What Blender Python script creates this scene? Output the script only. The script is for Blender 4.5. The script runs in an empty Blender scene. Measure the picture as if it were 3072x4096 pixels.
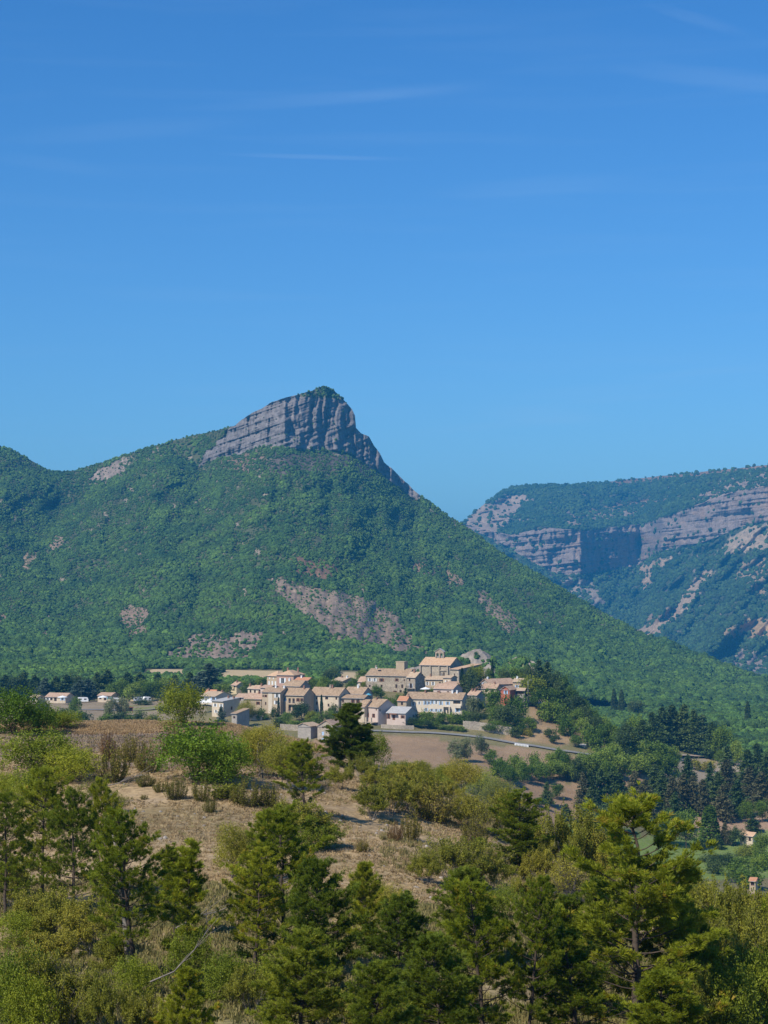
import bpy, math, random
import numpy as np
from mathutils import Vector

sc = bpy.context.scene
F = 1800.0            # focal length in pixels of a 768 px wide frame
HV = 600.0            # eye level row
CZ = 120.0            # camera height above the datum

# ------------------------------------------------------------ camera
cam_d = bpy.data.cameras.new('camera')
cam = bpy.data.objects.new('camera', cam_d)
sc.collection.objects.link(cam)
sc.camera = cam
cam.location = (0, 0, CZ)
cam.rotation_euler = (math.pi/2, 0, 0)
cam_d.sensor_fit = 'VERTICAL'
cam_d.sensor_height = 24.0
cam_d.lens = F/1024*24.0
cam_d.shift_y = (HV-512)/1024.0
cam_d.clip_start = 0.3
cam_d.clip_end = 60000

# ------------------------------------------------------------ light
SUN_EL = math.radians(44)
SAZ = math.radians(46)                     # towards the viewer, from straight left
sdir = Vector((-math.cos(SAZ)*math.cos(SUN_EL), -math.sin(SAZ)*math.cos(SUN_EL), math.sin(SUN_EL)))
sun_d = bpy.data.lights.new('sun', 'SUN')
sun = bpy.data.objects.new('sun', sun_d)
sc.collection.objects.link(sun)
sun.location = (-200, -100, 500)
sun.rotation_euler = sdir.to_track_quat('Z', 'Y').to_euler()
sun_d.energy = 5.0
sun_d.angle = math.radians(0.5)
sun_d.color = (1.0, 0.93, 0.82)
sc.view_settings.view_transform = 'Standard'
sc.view_settings.look = 'None'
sc.view_settings.gamma = 1
sc.view_settings.exposure = 0.2
sc.cycles.max_bounces = 5
sc.cycles.diffuse_bounces = 2
sc.cycles.glossy_bounces = 1
sc.cycles.transmission_bounces = 2
sc.cycles.volume_bounces = 0
sc.cycles.transparent_max_bounces = 4

world = bpy.data.worlds.new('World')
sc.world = world
world.use_nodes = True
wn = world.node_tree.nodes; wl = world.node_tree.links
bg = wn['Background']
sky = wn.new('ShaderNodeTexSky')
sky.sky_type = 'NISHITA'
sky.sun_disc = False
sky.sun_elevation = SUN_EL
sky.sun_rotation = math.atan2(sdir.x, sdir.y)
sky.altitude = 700
sky.air_density = 1.35
sky.dust_density = 0.25
sky.ozone_density = 3.5
SKY_STR = 0.088
# thin cirrus streaks, laid out by direction on the sky
tc = wn.new('ShaderNodeTexCoord')
mp = wn.new('ShaderNodeMapping'); mp.inputs['Scale'].default_value = (1.0, 1.0, 16.0)
mp.inputs['Rotation'].default_value = (0.0, math.radians(1.5), 0)
wl.new(tc.outputs['Generated'], mp.inputs['Vector'])
nz = wn.new('ShaderNodeTexNoise'); nz.inputs['Scale'].default_value = 5.5; nz.inputs['Detail'].default_value = 6
nz.inputs['Roughness'].default_value = 0.55; nz.inputs['Distortion'].default_value = 0.3
wl.new(mp.outputs[0], nz.inputs['Vector'])
cr = wn.new('ShaderNodeValToRGB'); cr.color_ramp.elements[0].position = 0.52; cr.color_ramp.elements[1].position = 0.86
cr.color_ramp.elements[0].color = (0, 0, 0, 1); cr.color_ramp.elements[1].color = (0.07, 0.07, 0.07, 1)
wl.new(nz.outputs['Fac'], cr.inputs[0])
def streak(u, v, hu, hv, rot, amp, prev):
    # a soft elongated veil around a fixed direction
    d = Vector(((u-384)/F, 1.0, (HV-v)/F)).normalized()
    sub = wn.new('ShaderNodeVectorMath'); sub.operation = 'SUBTRACT'; sub.inputs[1].default_value = d
    wl.new(tc.outputs['Generated'], sub.inputs[0])
    m = wn.new('ShaderNodeMapping'); m.vector_type = 'POINT'
    m.inputs['Rotation'].default_value = (0, math.radians(rot), 0)
    m.inputs['Scale'].default_value = (F/hu, 1.0, F/hv)
    # rotate first, then stretch
    m.vector_type = 'TEXTURE'
    m.inputs['Scale'].default_value = (hu/F, 1.0, hv/F)
    wl.new(sub.outputs[0], m.inputs['Vector'])
    nn = wn.new('ShaderNodeTexNoise'); nn.inputs['Scale'].default_value = 1.6; nn.inputs['Detail'].default_value = 4
    wl.new(m.outputs[0], nn.inputs['Vector'])
    mulv = wn.new('ShaderNodeVectorMath'); mulv.operation = 'ADD'
    sc2 = wn.new('ShaderNodeVectorMath'); sc2.operation = 'SCALE'; sc2.inputs['Scale'].default_value = 0.9
    sb = wn.new('ShaderNodeVectorMath'); sb.operation = 'SUBTRACT'; sb.inputs[1].default_value = (.5, .5, .5)
    wl.new(nn.outputs['Color'], sb.inputs[0]); wl.new(sb.outputs[0], sc2.inputs[0])
    wl.new(m.outputs[0], mulv.inputs[0]); wl.new(sc2.outputs[0], mulv.inputs[1])
    ln = wn.new('ShaderNodeVectorMath'); ln.operation = 'LENGTH'
    wl.new(mulv.outputs[0], ln.inputs[0])
    mr = wn.new('ShaderNodeMapRange'); mr.interpolation_type = 'SMOOTHERSTEP'
    mr.inputs['From Min'].default_value = 0; mr.inputs['From Max'].default_value = 1.2
    mr.inputs['To Min'].default_value = amp; mr.inputs['To Max'].default_value = 0
    wl.new(ln.outputs['Value'], mr.inputs['Value'])
    ad = wn.new('ShaderNodeMath'); ad.operation = 'ADD'
    wl.new(prev, ad.inputs[0]); wl.new(mr.outputs[0], ad.inputs[1])
    return ad.outputs[0]
o = cr.outputs['Color']
for s in [(320, 157, 110, 3, 1, .11), (320, 100, 170, 8, -4, .055), (400, 92, 130, 8, -5, .04), (540, 186, 130, 12, -3, .06), (545, 415, 80, 12, 3, .08), (620, 398, 90, 5, -3, .06), (700, 372, 90, 5, -4, .05),
          (720, 78, 120, 12, 8, .08), (600, 390, 130, 9, -4, .05), (130, 130, 150, 12, -6, .05), (700, 20, 60, 7, 18, .06),
          (500, 425, 140, 6, -4, .05), (60, 165, 80, 9, 5, .04)]:
    o = streak(*s, o)
hsv = wn.new('ShaderNodeHueSaturation'); hsv.inputs['Saturation'].default_value = 1.0; hsv.inputs['Value'].default_value = 1.0
wl.new(sky.outputs['Color'], hsv.inputs['Color'])
grade = wn.new('ShaderNodeMix'); grade.data_type = 'RGBA'; grade.blend_type = 'MULTIPLY'; grade.inputs['Factor'].default_value = 1.0
grade.inputs['B'].default_value = (0.36, 0.80, 1.28, 1)      # clear dry-air blue
wl.new(hsv.outputs['Color'], grade.inputs['A'])
sxyz = wn.new('ShaderNodeSeparateXYZ'); wl.new(tc.outputs['Generated'], sxyz.inputs[0])
elr = wn.new('ShaderNodeMapRange'); elr.inputs['From Min'].default_value = 0.0; elr.inputs['From Max'].default_value = 0.33
wl.new(sxyz.outputs['Z'], elr.inputs['Value'])
gmx = wn.new('ShaderNodeMix'); gmx.data_type = 'RGBA'
gmx.inputs['A'].default_value = (0.52, 0.89, 1.33, 1); gmx.inputs['B'].default_value = (0.30, 0.76, 1.27, 1)
wl.new(elr.outputs[0], gmx.inputs['Factor']); wl.new(gmx.outputs['Result'], grade.inputs['B'])
mx = wn.new('ShaderNodeMix'); mx.data_type = 'RGBA'
wl.new(o, mx.inputs['Factor']); wl.new(grade.outputs['Result'], mx.inputs['A'])
mx.inputs['B'].default_value = (4.2, 6.2, 9.0, 1)
wl.new(mx.outputs['Result'], bg.inputs['Color'])
bg.inputs['Strength'].default_value = SKY_STR

# ------------------------------------------------------------ helpers
def P(u, v, D): return np.array([(u-384)/F*D, D, CZ+(HV-v)/F*D])

def hash2(ix, iy, seed=0):
    h = (ix.astype(np.int64)*374761393 + iy.astype(np.int64)*668265263 + seed*974711) & 0x7fffffff
    h = ((h ^ (h >> 13))*1274126177) & 0x7fffffff
    return ((h ^ (h >> 16)) & 0xffff)/65535.0
def vnoise(x, y, seed=0):
    x = np.asarray(x, float); y = np.asarray(y, float)
    ix = np.floor(x); iy = np.floor(y); fx = x-ix; fy = y-iy
    fx = fx*fx*(3-2*fx); fy = fy*fy*(3-2*fy)
    a = hash2(ix, iy, seed); b = hash2(ix+1, iy, seed); c = hash2(ix, iy+1, seed); d = hash2(ix+1, iy+1, seed)
    return (a*(1-fx)+b*fx)*(1-fy)+(c*(1-fx)+d*fx)*fy
def fbm(x, y, oct=4, seed=0, gain=0.5):
    s = 0; a = 1; t = 0
    for i in range(oct):
        s = s + a*(vnoise(x*2**i, y*2**i, seed+i*17)-0.5); t += a; a *= gain
    return s/t*2     # about -1..1
def sstep(a, b, x):
    t = np.clip((x-a)/(b-a), 0, 1); return t*t*(3-2*t)
def inpoly(px, py, poly):
    px = np.asarray(px); py = np.asarray(py); ins = np.zeros(px.shape, bool)
    n = len(poly); j = n-1
    for i in range(n):
        xi, yi = poly[i]; xj, yj = poly[j]
        c = ((yi > py) != (yj > py)) & (px < (xj-xi)*(py-yi)/((yj-yi) if yj != yi else 1e-9)+xi)
        ins ^= c; j = i
    return ins

def mesh_np(name, verts, faces, mats=None, smooth=False, cv=None, mi=None):
    """verts (N,3); faces: (M,k) array or list of such arrays"""
    me = bpy.data.meshes.new(name)
    verts = np.asarray(verts, np.float32).reshape(-1, 3)
    if not isinstance(faces, list): faces = [faces]
    faces = [np.asarray(f, np.int32) for f in faces if len(f)]
    me.vertices.add(len(verts)); me.vertices.foreach_set('co', verts.ravel())
    nl = sum(f.size for f in faces); nf = sum(len(f) for f in faces)
    if not nf:
        me.update(); return me
    me.loops.add(nl); me.polygons.add(nf)
    me.loops.foreach_set('vertex_index', np.concatenate([f.ravel() for f in faces]))
    ls = []; off = 0
    for f in faces:
        k = f.shape[1]; ls.append(off+np.arange(len(f))*k); off += f.size
    me.polygons.foreach_set('loop_start', np.concatenate(ls).astype(np.int32))
    if mi is not None: me.polygons.foreach_set('material_index', np.asarray(mi, np.int32))
    me.polygons.foreach_set('use_smooth', np.full(nf, bool(smooth)))
    me.update(calc_edges=True)
    if mats:
        for m in (mats if isinstance(mats, (list, tuple)) else [mats]): me.materials.append(m)
    if cv is not None:
        cv = np.asarray(cv, np.float32)
        if cv.ndim == 1:
            a = me.attributes.new('cv', 'FLOAT', 'POINT'); a.data.foreach_set('value', cv)
        else:
            a = me.attributes.new('tint', 'FLOAT_COLOR', 'POINT')
            c4 = np.ones((len(cv), 4), np.float32); c4[:, :3] = cv; a.data.foreach_set('color', c4.ravel())
    return me

class MB:
    def __init__(s): s.v = []; s.f4 = []; s.f3 = []; s.n = 0
    def add(s, v, f4=None, f3=None):
        v = np.asarray(v, float).reshape(-1, 3)
        if f4 is not None and len(f4): s.f4.append(np.asarray(f4)+s.n)
        if f3 is not None and len(f3): s.f3.append(np.asarray(f3)+s.n)
        s.v.append(v); s.n += len(v)
    def box(s, x0, x1, y0, y1, z0, z1):
        s.add([(x0,y0,z0),(x1,y0,z0),(x1,y1,z0),(x0,y1,z0),(x0,y0,z1),(x1,y0,z1),(x1,y1,z1),(x0,y1,z1)],
              [(0,3,2,1),(4,5,6,7),(0,1,5,4),(1,2,6,5),(2,3,7,6),(3,0,4,7)])
    def tube(s, pts, rad, sides=6, cap=True):
        pts = np.asarray(pts, float); n = len(pts); rad = np.broadcast_to(rad, (n,))
        t = np.gradient(pts, axis=0); t /= np.linalg.norm(t, axis=1)[:, None]+1e-9
        ref = np.where(np.abs(t[:, 2:3]) > 0.9, np.array([[1., 0, 0]]), np.array([[0, 0, 1.]]))
        a = np.cross(t, ref); a /= np.linalg.norm(a, axis=1)[:, None]+1e-9; b = np.cross(t, a)
        th = np.arange(sides)/sides*2*math.pi
        ring = pts[:, None, :]+rad[:, None, None]*(np.cos(th)[None, :, None]*a[:, None, :]+np.sin(th)[None, :, None]*b[:, None, :])
        i = np.arange(n-1)[:, None]*sides; j = np.arange(sides)[None, :]; k = (j+1) % sides
        f = np.stack([i+j, i+k, i+sides+k, i+sides+j], -1).reshape(-1, 4)
        s.add(ring.reshape(-1, 3), f)
        if cap and sides == 6: s.f4.append(np.array([[0,1,2,3],[0,3,4,5]])+s.n-sides)
    def prism(s, poly, y0, y1):
        """poly in xz, extruded along y (convex)"""
        n = len(poly)
        v = [(p[0], y0, p[1]) for p in poly]+[(p[0], y1, p[1]) for p in poly]
        f4 = [(i, (i+1) % n, n+(i+1) % n, n+i) for i in range(n)]
        f3 = []
        for i in range(1, n-1): f3 += [(0, i+1, i), (n, n+i, n+i+1)]
        s.add(v, f4, f3)
    def mesh(s, name, mats=None, smooth=False, cv=None):
        f = []
        if s.f4: f.append(np.concatenate(s.f4))
        if s.f3: f.append(np.concatenate(s.f3))
        return mesh_np(name, np.concatenate(s.v), f, mats, smooth, cv)

COL = sc.collection
def link(name, me, parent=None, **props):
    o = bpy.data.objects.new(name, me); COL.objects.link(o)
    if parent: o.parent = parent
    for k, v in props.items():
        if v is not None: o[k] = v
    return o
def empty(name, loc, label, cat, group=None, rz=0):
    o = bpy.data.objects.new(name, None); COL.objects.link(o)
    o.location = [float(c) for c in loc]; o.rotation_euler = (0, 0, rz); o['label'] = label; o['category'] = cat
    if group: o['group'] = group
    o.empty_display_size = 0.5
    return o
ORD = ['leftmost', 'second', 'third', 'fourth', 'fifth', 'sixth', 'seventh', 'eighth', 'ninth', 'tenth', 'eleventh', 'twelfth',
       'thirteenth', 'fourteenth', 'fifteenth', 'sixteenth', 'seventeenth', 'eighteenth', 'nineteenth', 'twentieth', 'twenty-first',
       'twenty-second', 'twenty-third', 'twenty-fourth', 'twenty-fifth', 'twenty-sixth', 'twenty-seventh', 'twenty-eighth']
def nth(i, n):
    if n == 1: return ''
    if i == 0: return 'leftmost '
    if i == n-1: return 'rightmost '
    return ORD[i]+' from left '

# ------------------------------------------------------------ materials
def new_mat(name):
    m = bpy.data.materials.new(name); m.use_nodes = True
    nt = m.node_tree; b = nt.nodes['Principled BSDF']
    b.inputs['Roughness'].default_value = 0.85
    b.inputs['Specular IOR Level'].default_value = 0.15
    return m, nt, b
def N(nt, t, **kw):
    n = nt.nodes.new(t)
    for k, v in kw.items():
        if k in ('operation', 'data_type', 'blend_type', 'attribute_name', 'attribute_type', 'interpolation_type', 'feature', 'distance'): setattr(n, k, v)
        else: n.inputs[k].default_value = v
    return n
def noise_n(nt, scale, detail=4, vec=None, rough=0.55):
    n = N(nt, 'ShaderNodeTexNoise', Scale=scale, Detail=detail, Roughness=rough)
    if vec is not None: nt.links.new(vec, n.inputs['Vector'])
    return n.outputs['Fac']
def maprange(nt, v, a, b, c=0, d=1):
    m = N(nt, 'ShaderNodeMapRange'); m.inputs[1].default_value = a; m.inputs[2].default_value = b
    m.inputs[3].default_value = c; m.inputs[4].default_value = d
    nt.links.new(v, m.inputs[0]); return m.outputs[0]
def mixc(nt, fac, a, b, blend='MIX'):
    m = N(nt, 'ShaderNodeMix', data_type='RGBA', blend_type=blend)
    for s, x in (('Factor', fac), ('A', a), ('B', b)):
        if isinstance(x, (int, float)): m.inputs[s].default_value = x
        elif isinstance(x, tuple): m.inputs[s].default_value = (*x, 1)
        else: nt.links.new(x, m.inputs[s])
    return m.outputs['Result']
def pos_n(nt):
    return nt.nodes.new('ShaderNodeNewGeometry').outputs['Position']
def objco(nt):
    return nt.nodes.new('ShaderNodeTexCoord').outputs['Object']
def bump(nt, b, h, strength=0.3, dist=0.1):
    n = N(nt, 'ShaderNodeBump', Strength=strength, Distance=dist)
    nt.links.new(h, n.inputs['Height']); nt.links.new(n.outputs[0], b.inputs['Normal'])

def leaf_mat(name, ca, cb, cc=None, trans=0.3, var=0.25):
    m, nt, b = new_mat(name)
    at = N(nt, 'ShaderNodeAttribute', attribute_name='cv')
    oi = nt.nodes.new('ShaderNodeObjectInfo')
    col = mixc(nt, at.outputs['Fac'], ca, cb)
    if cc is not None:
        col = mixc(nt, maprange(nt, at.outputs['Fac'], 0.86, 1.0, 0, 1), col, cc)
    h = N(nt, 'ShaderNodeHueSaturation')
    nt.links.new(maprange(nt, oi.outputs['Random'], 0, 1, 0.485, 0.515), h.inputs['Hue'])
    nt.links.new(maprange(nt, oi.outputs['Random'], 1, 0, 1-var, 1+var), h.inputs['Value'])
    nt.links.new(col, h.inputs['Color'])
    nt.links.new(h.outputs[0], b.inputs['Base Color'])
    b.inputs['Roughness'].default_value = 0.6
    b.inputs['Specular IOR Level'].default_value = 0.25
    t = nt.nodes.new('ShaderNodeBsdfTranslucent'); nt.links.new(h.outputs[0], t.inputs['Color'])
    ms = nt.nodes.new('ShaderNodeMixShader'); ms.inputs[0].default_value = trans
    nt.links.new(b.outputs[0], ms.inputs[1]); nt.links.new(t.outputs[0], ms.inputs[2])
    nt.links.new(ms.outputs[0], nt.nodes['Material Output'].inputs['Surface'])
    return m
def plain_mat(name, c, c2=None, scale=3.0, rough=0.85, bmp=0, world=False):
    m, nt, b = new_mat(name)
    if c2 is None: c2 = tuple(x*0.75 for x in c)
    v = pos_n(nt) if world else objco(nt)
    f = noise_n(nt, scale, 5, v)
    nt.links.new(mixc(nt, maprange(nt, f, 0.3, 0.7), c, c2), b.inputs['Base Color'])
    b.inputs['Roughness'].default_value = rough
    if bmp: bump(nt, b, f, bmp, 0.1)
    return m

M = {}
M['bark'] = plain_mat('bark', (0.10, 0.075, 0.055), (0.05, 0.04, 0.032), 8)
M['bark_grey'] = plain_mat('grey_bark', (0.26, 0.23, 0.2), (0.13, 0.11, 0.09), 8)
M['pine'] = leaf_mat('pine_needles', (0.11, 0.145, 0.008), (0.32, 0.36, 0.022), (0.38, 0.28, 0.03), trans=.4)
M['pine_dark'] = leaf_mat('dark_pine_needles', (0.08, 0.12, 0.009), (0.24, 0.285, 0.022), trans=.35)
M['bright'] = leaf_mat('bright_leaves', (0.07, 0.13, 0.008), (0.21, 0.31, 0.02), trans=0.35)
M['yellow'] = leaf_mat('yellow_green_leaves', (0.14, 0.18, 0.01), (0.31, 0.34, 0.025), trans=0.35)
M['olive'] = leaf_mat('olive_leaves', (0.16, 0.165, 0.014), (0.37, 0.345, 0.04), trans=0.3)
M['box'] = leaf_mat('box_leaves', (0.11, 0.115, 0.015), (0.26, 0.22, 0.03), (0.30, 0.15, 0.04))
M['rust'] = leaf_mat('rusty_leaves', (0.16, 0.09, 0.03), (0.30, 0.17, 0.06))
M['mgreen'] = leaf_mat('tree_leaves', (0.065, 0.12, 0.010), (0.16, 0.24, 0.022))
M['mbright'] = leaf_mat('fresh_tree_leaves', (0.10, 0.17, 0.018), (0.24, 0.32, 0.045))
M['mdark'] = leaf_mat('dark_tree_leaves', (0.038, 0.07, 0.018), (0.09, 0.13, 0.03), trans=0.2)
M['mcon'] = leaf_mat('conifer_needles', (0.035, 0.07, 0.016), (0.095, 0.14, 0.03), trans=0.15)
M['mcedar'] = leaf_mat('cedar_needles', (0.045, 0.075, 0.05), (0.10, 0.14, 0.09), trans=0.15)
M['mbrown'] = leaf_mat('browning_needles', (0.065, 0.075, 0.028), (0.13, 0.12, 0.05), trans=0.15)
M['msilver'] = leaf_mat('silvery_leaves', (0.13, 0.155, 0.06), (0.24, 0.26, 0.12))
M['myellow'] = leaf_mat('golden_green_leaves', (0.22, 0.26, 0.03), (0.34, 0.36, 0.05))
M['mcyp'] = leaf_mat('cypress_leaves', (0.012, 0.035, 0.014), (0.03, 0.065, 0.025), trans=0.1)

# ------------------------------------------------------------ ground table: per bearing, height against distance
NEAR_L = [(3,-1.65),(15,-5.5),(30,-9.5),(45,-12.3),(55,-13.4),(70,-14.2),(90,-14.2),(110,-13.2),(130,-11.9),(150,-11.2),(165,-11.15),(180,-12.5),(200,-16),(250,-28),(300,-40),(400,-50)]
TAB = {
 -500: NEAR_L+[(600,-52),(700,-51.5),(900,-50.5),(1300,-50),(1430,-50),(1600,-95),(2400,-190)],
 0: NEAR_L+[(600,-52),(700,-51.5),(900,-50.5),(1300,-50),(1430,-50),(1600,-95),(2400,-190)],
 150: NEAR_L+[(600,-52),(700,-51.5),(900,-50.5),(1300,-50),(1430,-50),(1600,-95),(2400,-190)],
 215: NEAR_L+[(600,-54),(700,-53),(720,-51),(745,-47.5),(770,-45),(800,-42),(850,-45),(900,-49),(1000,-50),(1430,-50),(1600,-95),(2400,-190)],
 300: [(3,-1.65),(15,-5.5),(30,-9.5),(45,-12.3),(55,-13.5),(70,-14.4),(90,-14.5),(110,-13.8),(130,-13.0),(150,-12.5),(160,-12.7),(180,-15),(200,-19),(250,-32),(300,-44),(400,-54),(600,-57),(680,-57),(700,-56),(720,-53),(745,-46.7),(770,-44),(800,-41),(850,-40),(900,-46),(1000,-50),(1430,-50),(1600,-95),(2400,-190)],
 400: [(3,-1.65),(15,-5.5),(30,-9.5),(45,-12.5),(55,-13.7),(70,-14.5),(90,-14.8),(110,-14.5),(130,-14.3),(150,-14.1),(160,-14.7),(180,-19),(200,-24),(250,-38),(300,-50),(400,-58),(500,-61),(600,-61.5),(640,-60),(680,-57.5),(720,-53.6),(735,-51.5),(750,-48.5),(765,-46),(790,-41.5),(812,-35.8),(850,-34),(900,-45),(1000,-52),(1300,-54),(1430,-54),(1600,-99),(2400,-190)],
 470: [(3,-1.65),(15,-5.5),(30,-9.5),(45,-12.6),(55,-13.9),(70,-14.9),(90,-15.3),(110,-15.6),(130,-15.9),(150,-16.4),(165,-19),(200,-28),(250,-42),(300,-53),(400,-61),(500,-63),(600,-63),(640,-62),(690,-59),(718,-56.2),(726,-56),(732,-53),(750,-49),(770,-44),(790,-39.5),(810,-36),(850,-36),(900,-48),(1000,-56),(1300,-60),(1430,-60),(1600,-105),(2400,-190)],
 520: [(3,-1.65),(15,-5.5),(30,-9.5),(45,-12.7),(55,-14.2),(70,-15.2),(90,-15.9),(110,-16.7),(130,-17.5),(150,-18.4),(165,-21),(200,-31),(250,-46),(300,-57),(400,-66),(500,-69),(600,-70),(640,-67),(680,-63),(716,-58.8),(724,-58.6),(732,-55.5),(760,-49),(780,-44),(800,-39.5),(830,-38),(860,-42),(900,-55),(1000,-65),(1300,-72),(1430,-76),(1600,-121),(2400,-190)],
 560: [(3,-1.65),(15,-5.5),(30,-9.5),(45,-12.8),(55,-14.5),(90,-16.5),(120,-18.5),(150,-20.5),(170,-25),(200,-34),(300,-60),(400,-72),(500,-79),(600,-81),(640,-76),(660,-70.5),(700,-63.5),(716,-60),(724,-59.6),(740,-56),(770,-51),(800,-46),(820,-44),(850,-50),(900,-62),(1000,-75),(1300,-82),(1430,-86),(1600,-131),(2400,-190)],
 600: [(3,-1.65),(15,-5.5),(30,-9.5),(45,-12.9),(55,-14.7),(90,-17),(120,-19.3),(145,-21.3),(165,-25),(200,-36),(300,-64),(400,-78),(500,-84),(600,-83),(640,-77),(665,-71),(690,-66),(720,-62.5),(760,-59),(790,-56),(810,-54.5),(850,-60),(900,-72),(1000,-82),(1300,-86),(1430,-88),(1600,-133),(2400,-190)],
 650: [(3,-1.65),(15,-5.5),(30,-9.5),(45,-13),(55,-14.9),(90,-17.3),(120,-20),(142,-22.4),(162,-26),(200,-38),(300,-65),(400,-80),(500,-87),(600,-87),(650,-82),(680,-77),(710,-71.5),(740,-69),(800,-67.5),(840,-67),(880,-68),(930,-76),(1000,-84),(1300,-86),(1430,-88),(1600,-133),(2400,-190)],
 700: [(3,-1.65),(15,-5.5),(30,-9.5),(45,-13),(55,-15),(90,-17.5),(120,-20.5),(140,-23),(160,-27),(200,-40),(300,-66),(400,-82),(530,-90),(640,-88),(680,-83),(720,-80),(800,-79),(850,-78),(900,-77),(950,-80),(1100,-86),(1430,-88),(1600,-133),(2400,-190)],
 768: [(3,-1.65),(15,-5.5),(30,-9.5),(45,-13),(55,-15),(90,-17.5),(120,-20.5),(140,-23.2),(160,-27.5),(200,-41),(300,-67),(400,-83),(530,-91),(640,-89),(680,-84),(720,-81),(800,-81),(900,-81),(1000,-86),(1430,-88),(1600,-133),(2400,-190)],
 1268: [(3,-1.65),(15,-5.5),(30,-9.5),(45,-13),(55,-15),(90,-17.5),(120,-20.5),(140,-24),(160,-29),(200,-43),(300,-68),(400,-84),(530,-91),(1430,-88),(1600,-133),(2400,-190)],
}
GU = np.arange(-500, 1269, 10.0)
GD = np.geomspace(3, 2400, 900)
_uc = np.array(sorted(TAB)); _z = np.array([np.interp(GD, *zip(*TAB[u])) for u in _uc])
_k = np.exp(-0.5*(np.arange(-8, 9)/3.0)**2); _k /= _k.sum()
_z = np.array([np.convolve(np.pad(r, 8, mode='edge'), _k, 'valid') for r in _z])
GZ = np.array([np.interp(GU, _uc, _z[:, j]) for j in range(len(GD))])          # (D, u)
_k2 = np.exp(-0.5*(np.arange(-6, 7)/2.2)**2); _k2 /= _k2.sum()
GZ = np.array([np.convolve(np.pad(r, 6, mode='edge'), _k2, 'valid') for r in GZ])
LG0 = math.log(3); LG1 = math.log(2400)
def gz(x, y):
    """ground height (world z)"""
    x = np.asarray(x, float); D = np.clip(np.asarray(y, float), 3.01, 2390)
    u = np.clip(384+F*x/D, GU[0]+.01, GU[-1]-.01)
    fi = (np.log(D)-LG0)/(LG1-LG0)*(len(GD)-1); i = np.clip(fi.astype(int), 0, len(GD)-2); fi = fi-i
    fj = (u-GU[0])/10.0; j = np.clip(fj.astype(int), 0, len(GU)-2); fj = fj-j
    z = (GZ[i, j]*(1-fj)+GZ[i, j+1]*fj)*(1-fi)+(GZ[i+1, j]*(1-fj)+GZ[i+1, j+1]*fj)*fi
    far = sstep(250, 700, D)
    z = z + fbm(x/9, D/9, 4, 3)*(0.45*(1-far)*sstep(8, 30, D)) + fbm(x/40, D/40, 4, 5)*(1.0*far) + fbm(x/1.3, D/1.3, 2, 9)*0.08*(1-far)
    return CZ+z
_HD = np.geomspace(20, 2300, 2600)
def hit(u, v, dmin=20):
    D = _HD[_HD >= dmin]; x = (u-384)/F*D
    vg = HV-(gz(x, D)-CZ)*F/D
    k = np.nonzero(vg <= v)[0]
    return float(D[k[0]]) if len(k) else None
def gpt(u, D):
    x = (u-384)/F*D; return np.array([x, D, float(gz(x, D))])

# ------------------------------------------------------------ ground mesh
def wpoly(pts, dmin=300):
    r = []
    for u, v in pts:
        D = hit(u, v, dmin) or 1500.; r.append(((u-384)/F*D, D))
    return r
us = np.arange(-480, 1250, 3.0); Ds = np.geomspace(3.2, 2300, 820)
UU, DD = np.meshgrid(us, Ds); XX = (UU-384)/F*DD; ZZ = gz(XX, DD)
V = np.stack([XX, DD, ZZ], -1).reshape(-1, 3)
nu, nd = len(us), len(Ds)
i = np.arange(nd-1)[:, None]*nu; j = np.arange(nu-1)[None, :]
FQ = np.stack([i+j, i+j+1, i+nu+j+1, i+nu+j], -1).reshape(-1, 4)
x, y = V[:, 0], V[:, 1]
def c3(*c): return np.array(c)[None, :]
n1 = fbm(x/12, y/12, 5, 21)[:, None]; n2 = fbm(x/3, y/3, 4, 22)[:, None]; n3 = fbm(x/60, y/60, 4, 23)[:, None]
near = (y < 260)[:, None]
soil = c3(.38,.275,.15)*(1+0.25*n2)
scrub = c3(.25,.19,.095)*(1+0.2*n2)
tint = soil*(1-sstep(-.1,.5,n1))+scrub*sstep(-.1,.5,n1)
# dry tan grass along the left crest and on the foreground floor
crest = (np.exp(-((y-164)/9.0)**2)*(384+F*x/np.maximum(y,1) < 300))[:, None]
tint = tint*(1-crest)+c3(.32,.22,.115)*crest
floor = sstep(78, 62, y)[:, None]
tint = tint*(1-floor)+c3(.22,.19,.085)*(1+.2*n2)*floor
mid = c3(.17,.15,.065)*(1+0.3*n3)+c3(.06,.035,.015)*n1
tint = np.where(near, tint, mid)
def paint(pts, col, dmin=300, var=.12, world_pts=False):
    global tint
    m = inpoly(x, y, pts if world_pts else wpoly(pts, dmin))[:, None]
    tint = np.where(m, c3(*col)*(1+var*n1+var*.8*n2+var*n3), tint)
paint([(300,745),(330,736),(384,735),(470,743),(550,752),(600,764),(600,770),(560,786),(500,782),(400,790),(300,790)], (.29,.195,.11), 500, .2)   # hay field below the road
paint([(525,785),(600,780),(640,765),(665,790),(610,845),(525,850)], (.31,.205,.115), 560, .12)
paint([(575,803),(625,800),(632,826),(590,832)], (.33,.22,.13), 560, .1)
paint([(560,822),(600,815),(640,835),(620,860),(560,860)], (.13,.20,.045), 560)      # meadow by the small house
paint([(620,835),(768,828),(900,828),(900,870),(620,870)], (.16,.22,.05), 500)        # lawn
paint([(690,812),(900,806),(900,829),(690,829)], (.33,.22,.14), 500)
paint([(600,756),(640,750),(768,755),(768,768),(690,782),(640,768),(600,764)], (.34,.27,.18), 700)
paint([(515,690),(590,705),(600,735),(560,748),(500,740),(530,715)], (.29,.20,.105), 650, .25)
m_ = ((y > 1090) & (y < 1290))
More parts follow.
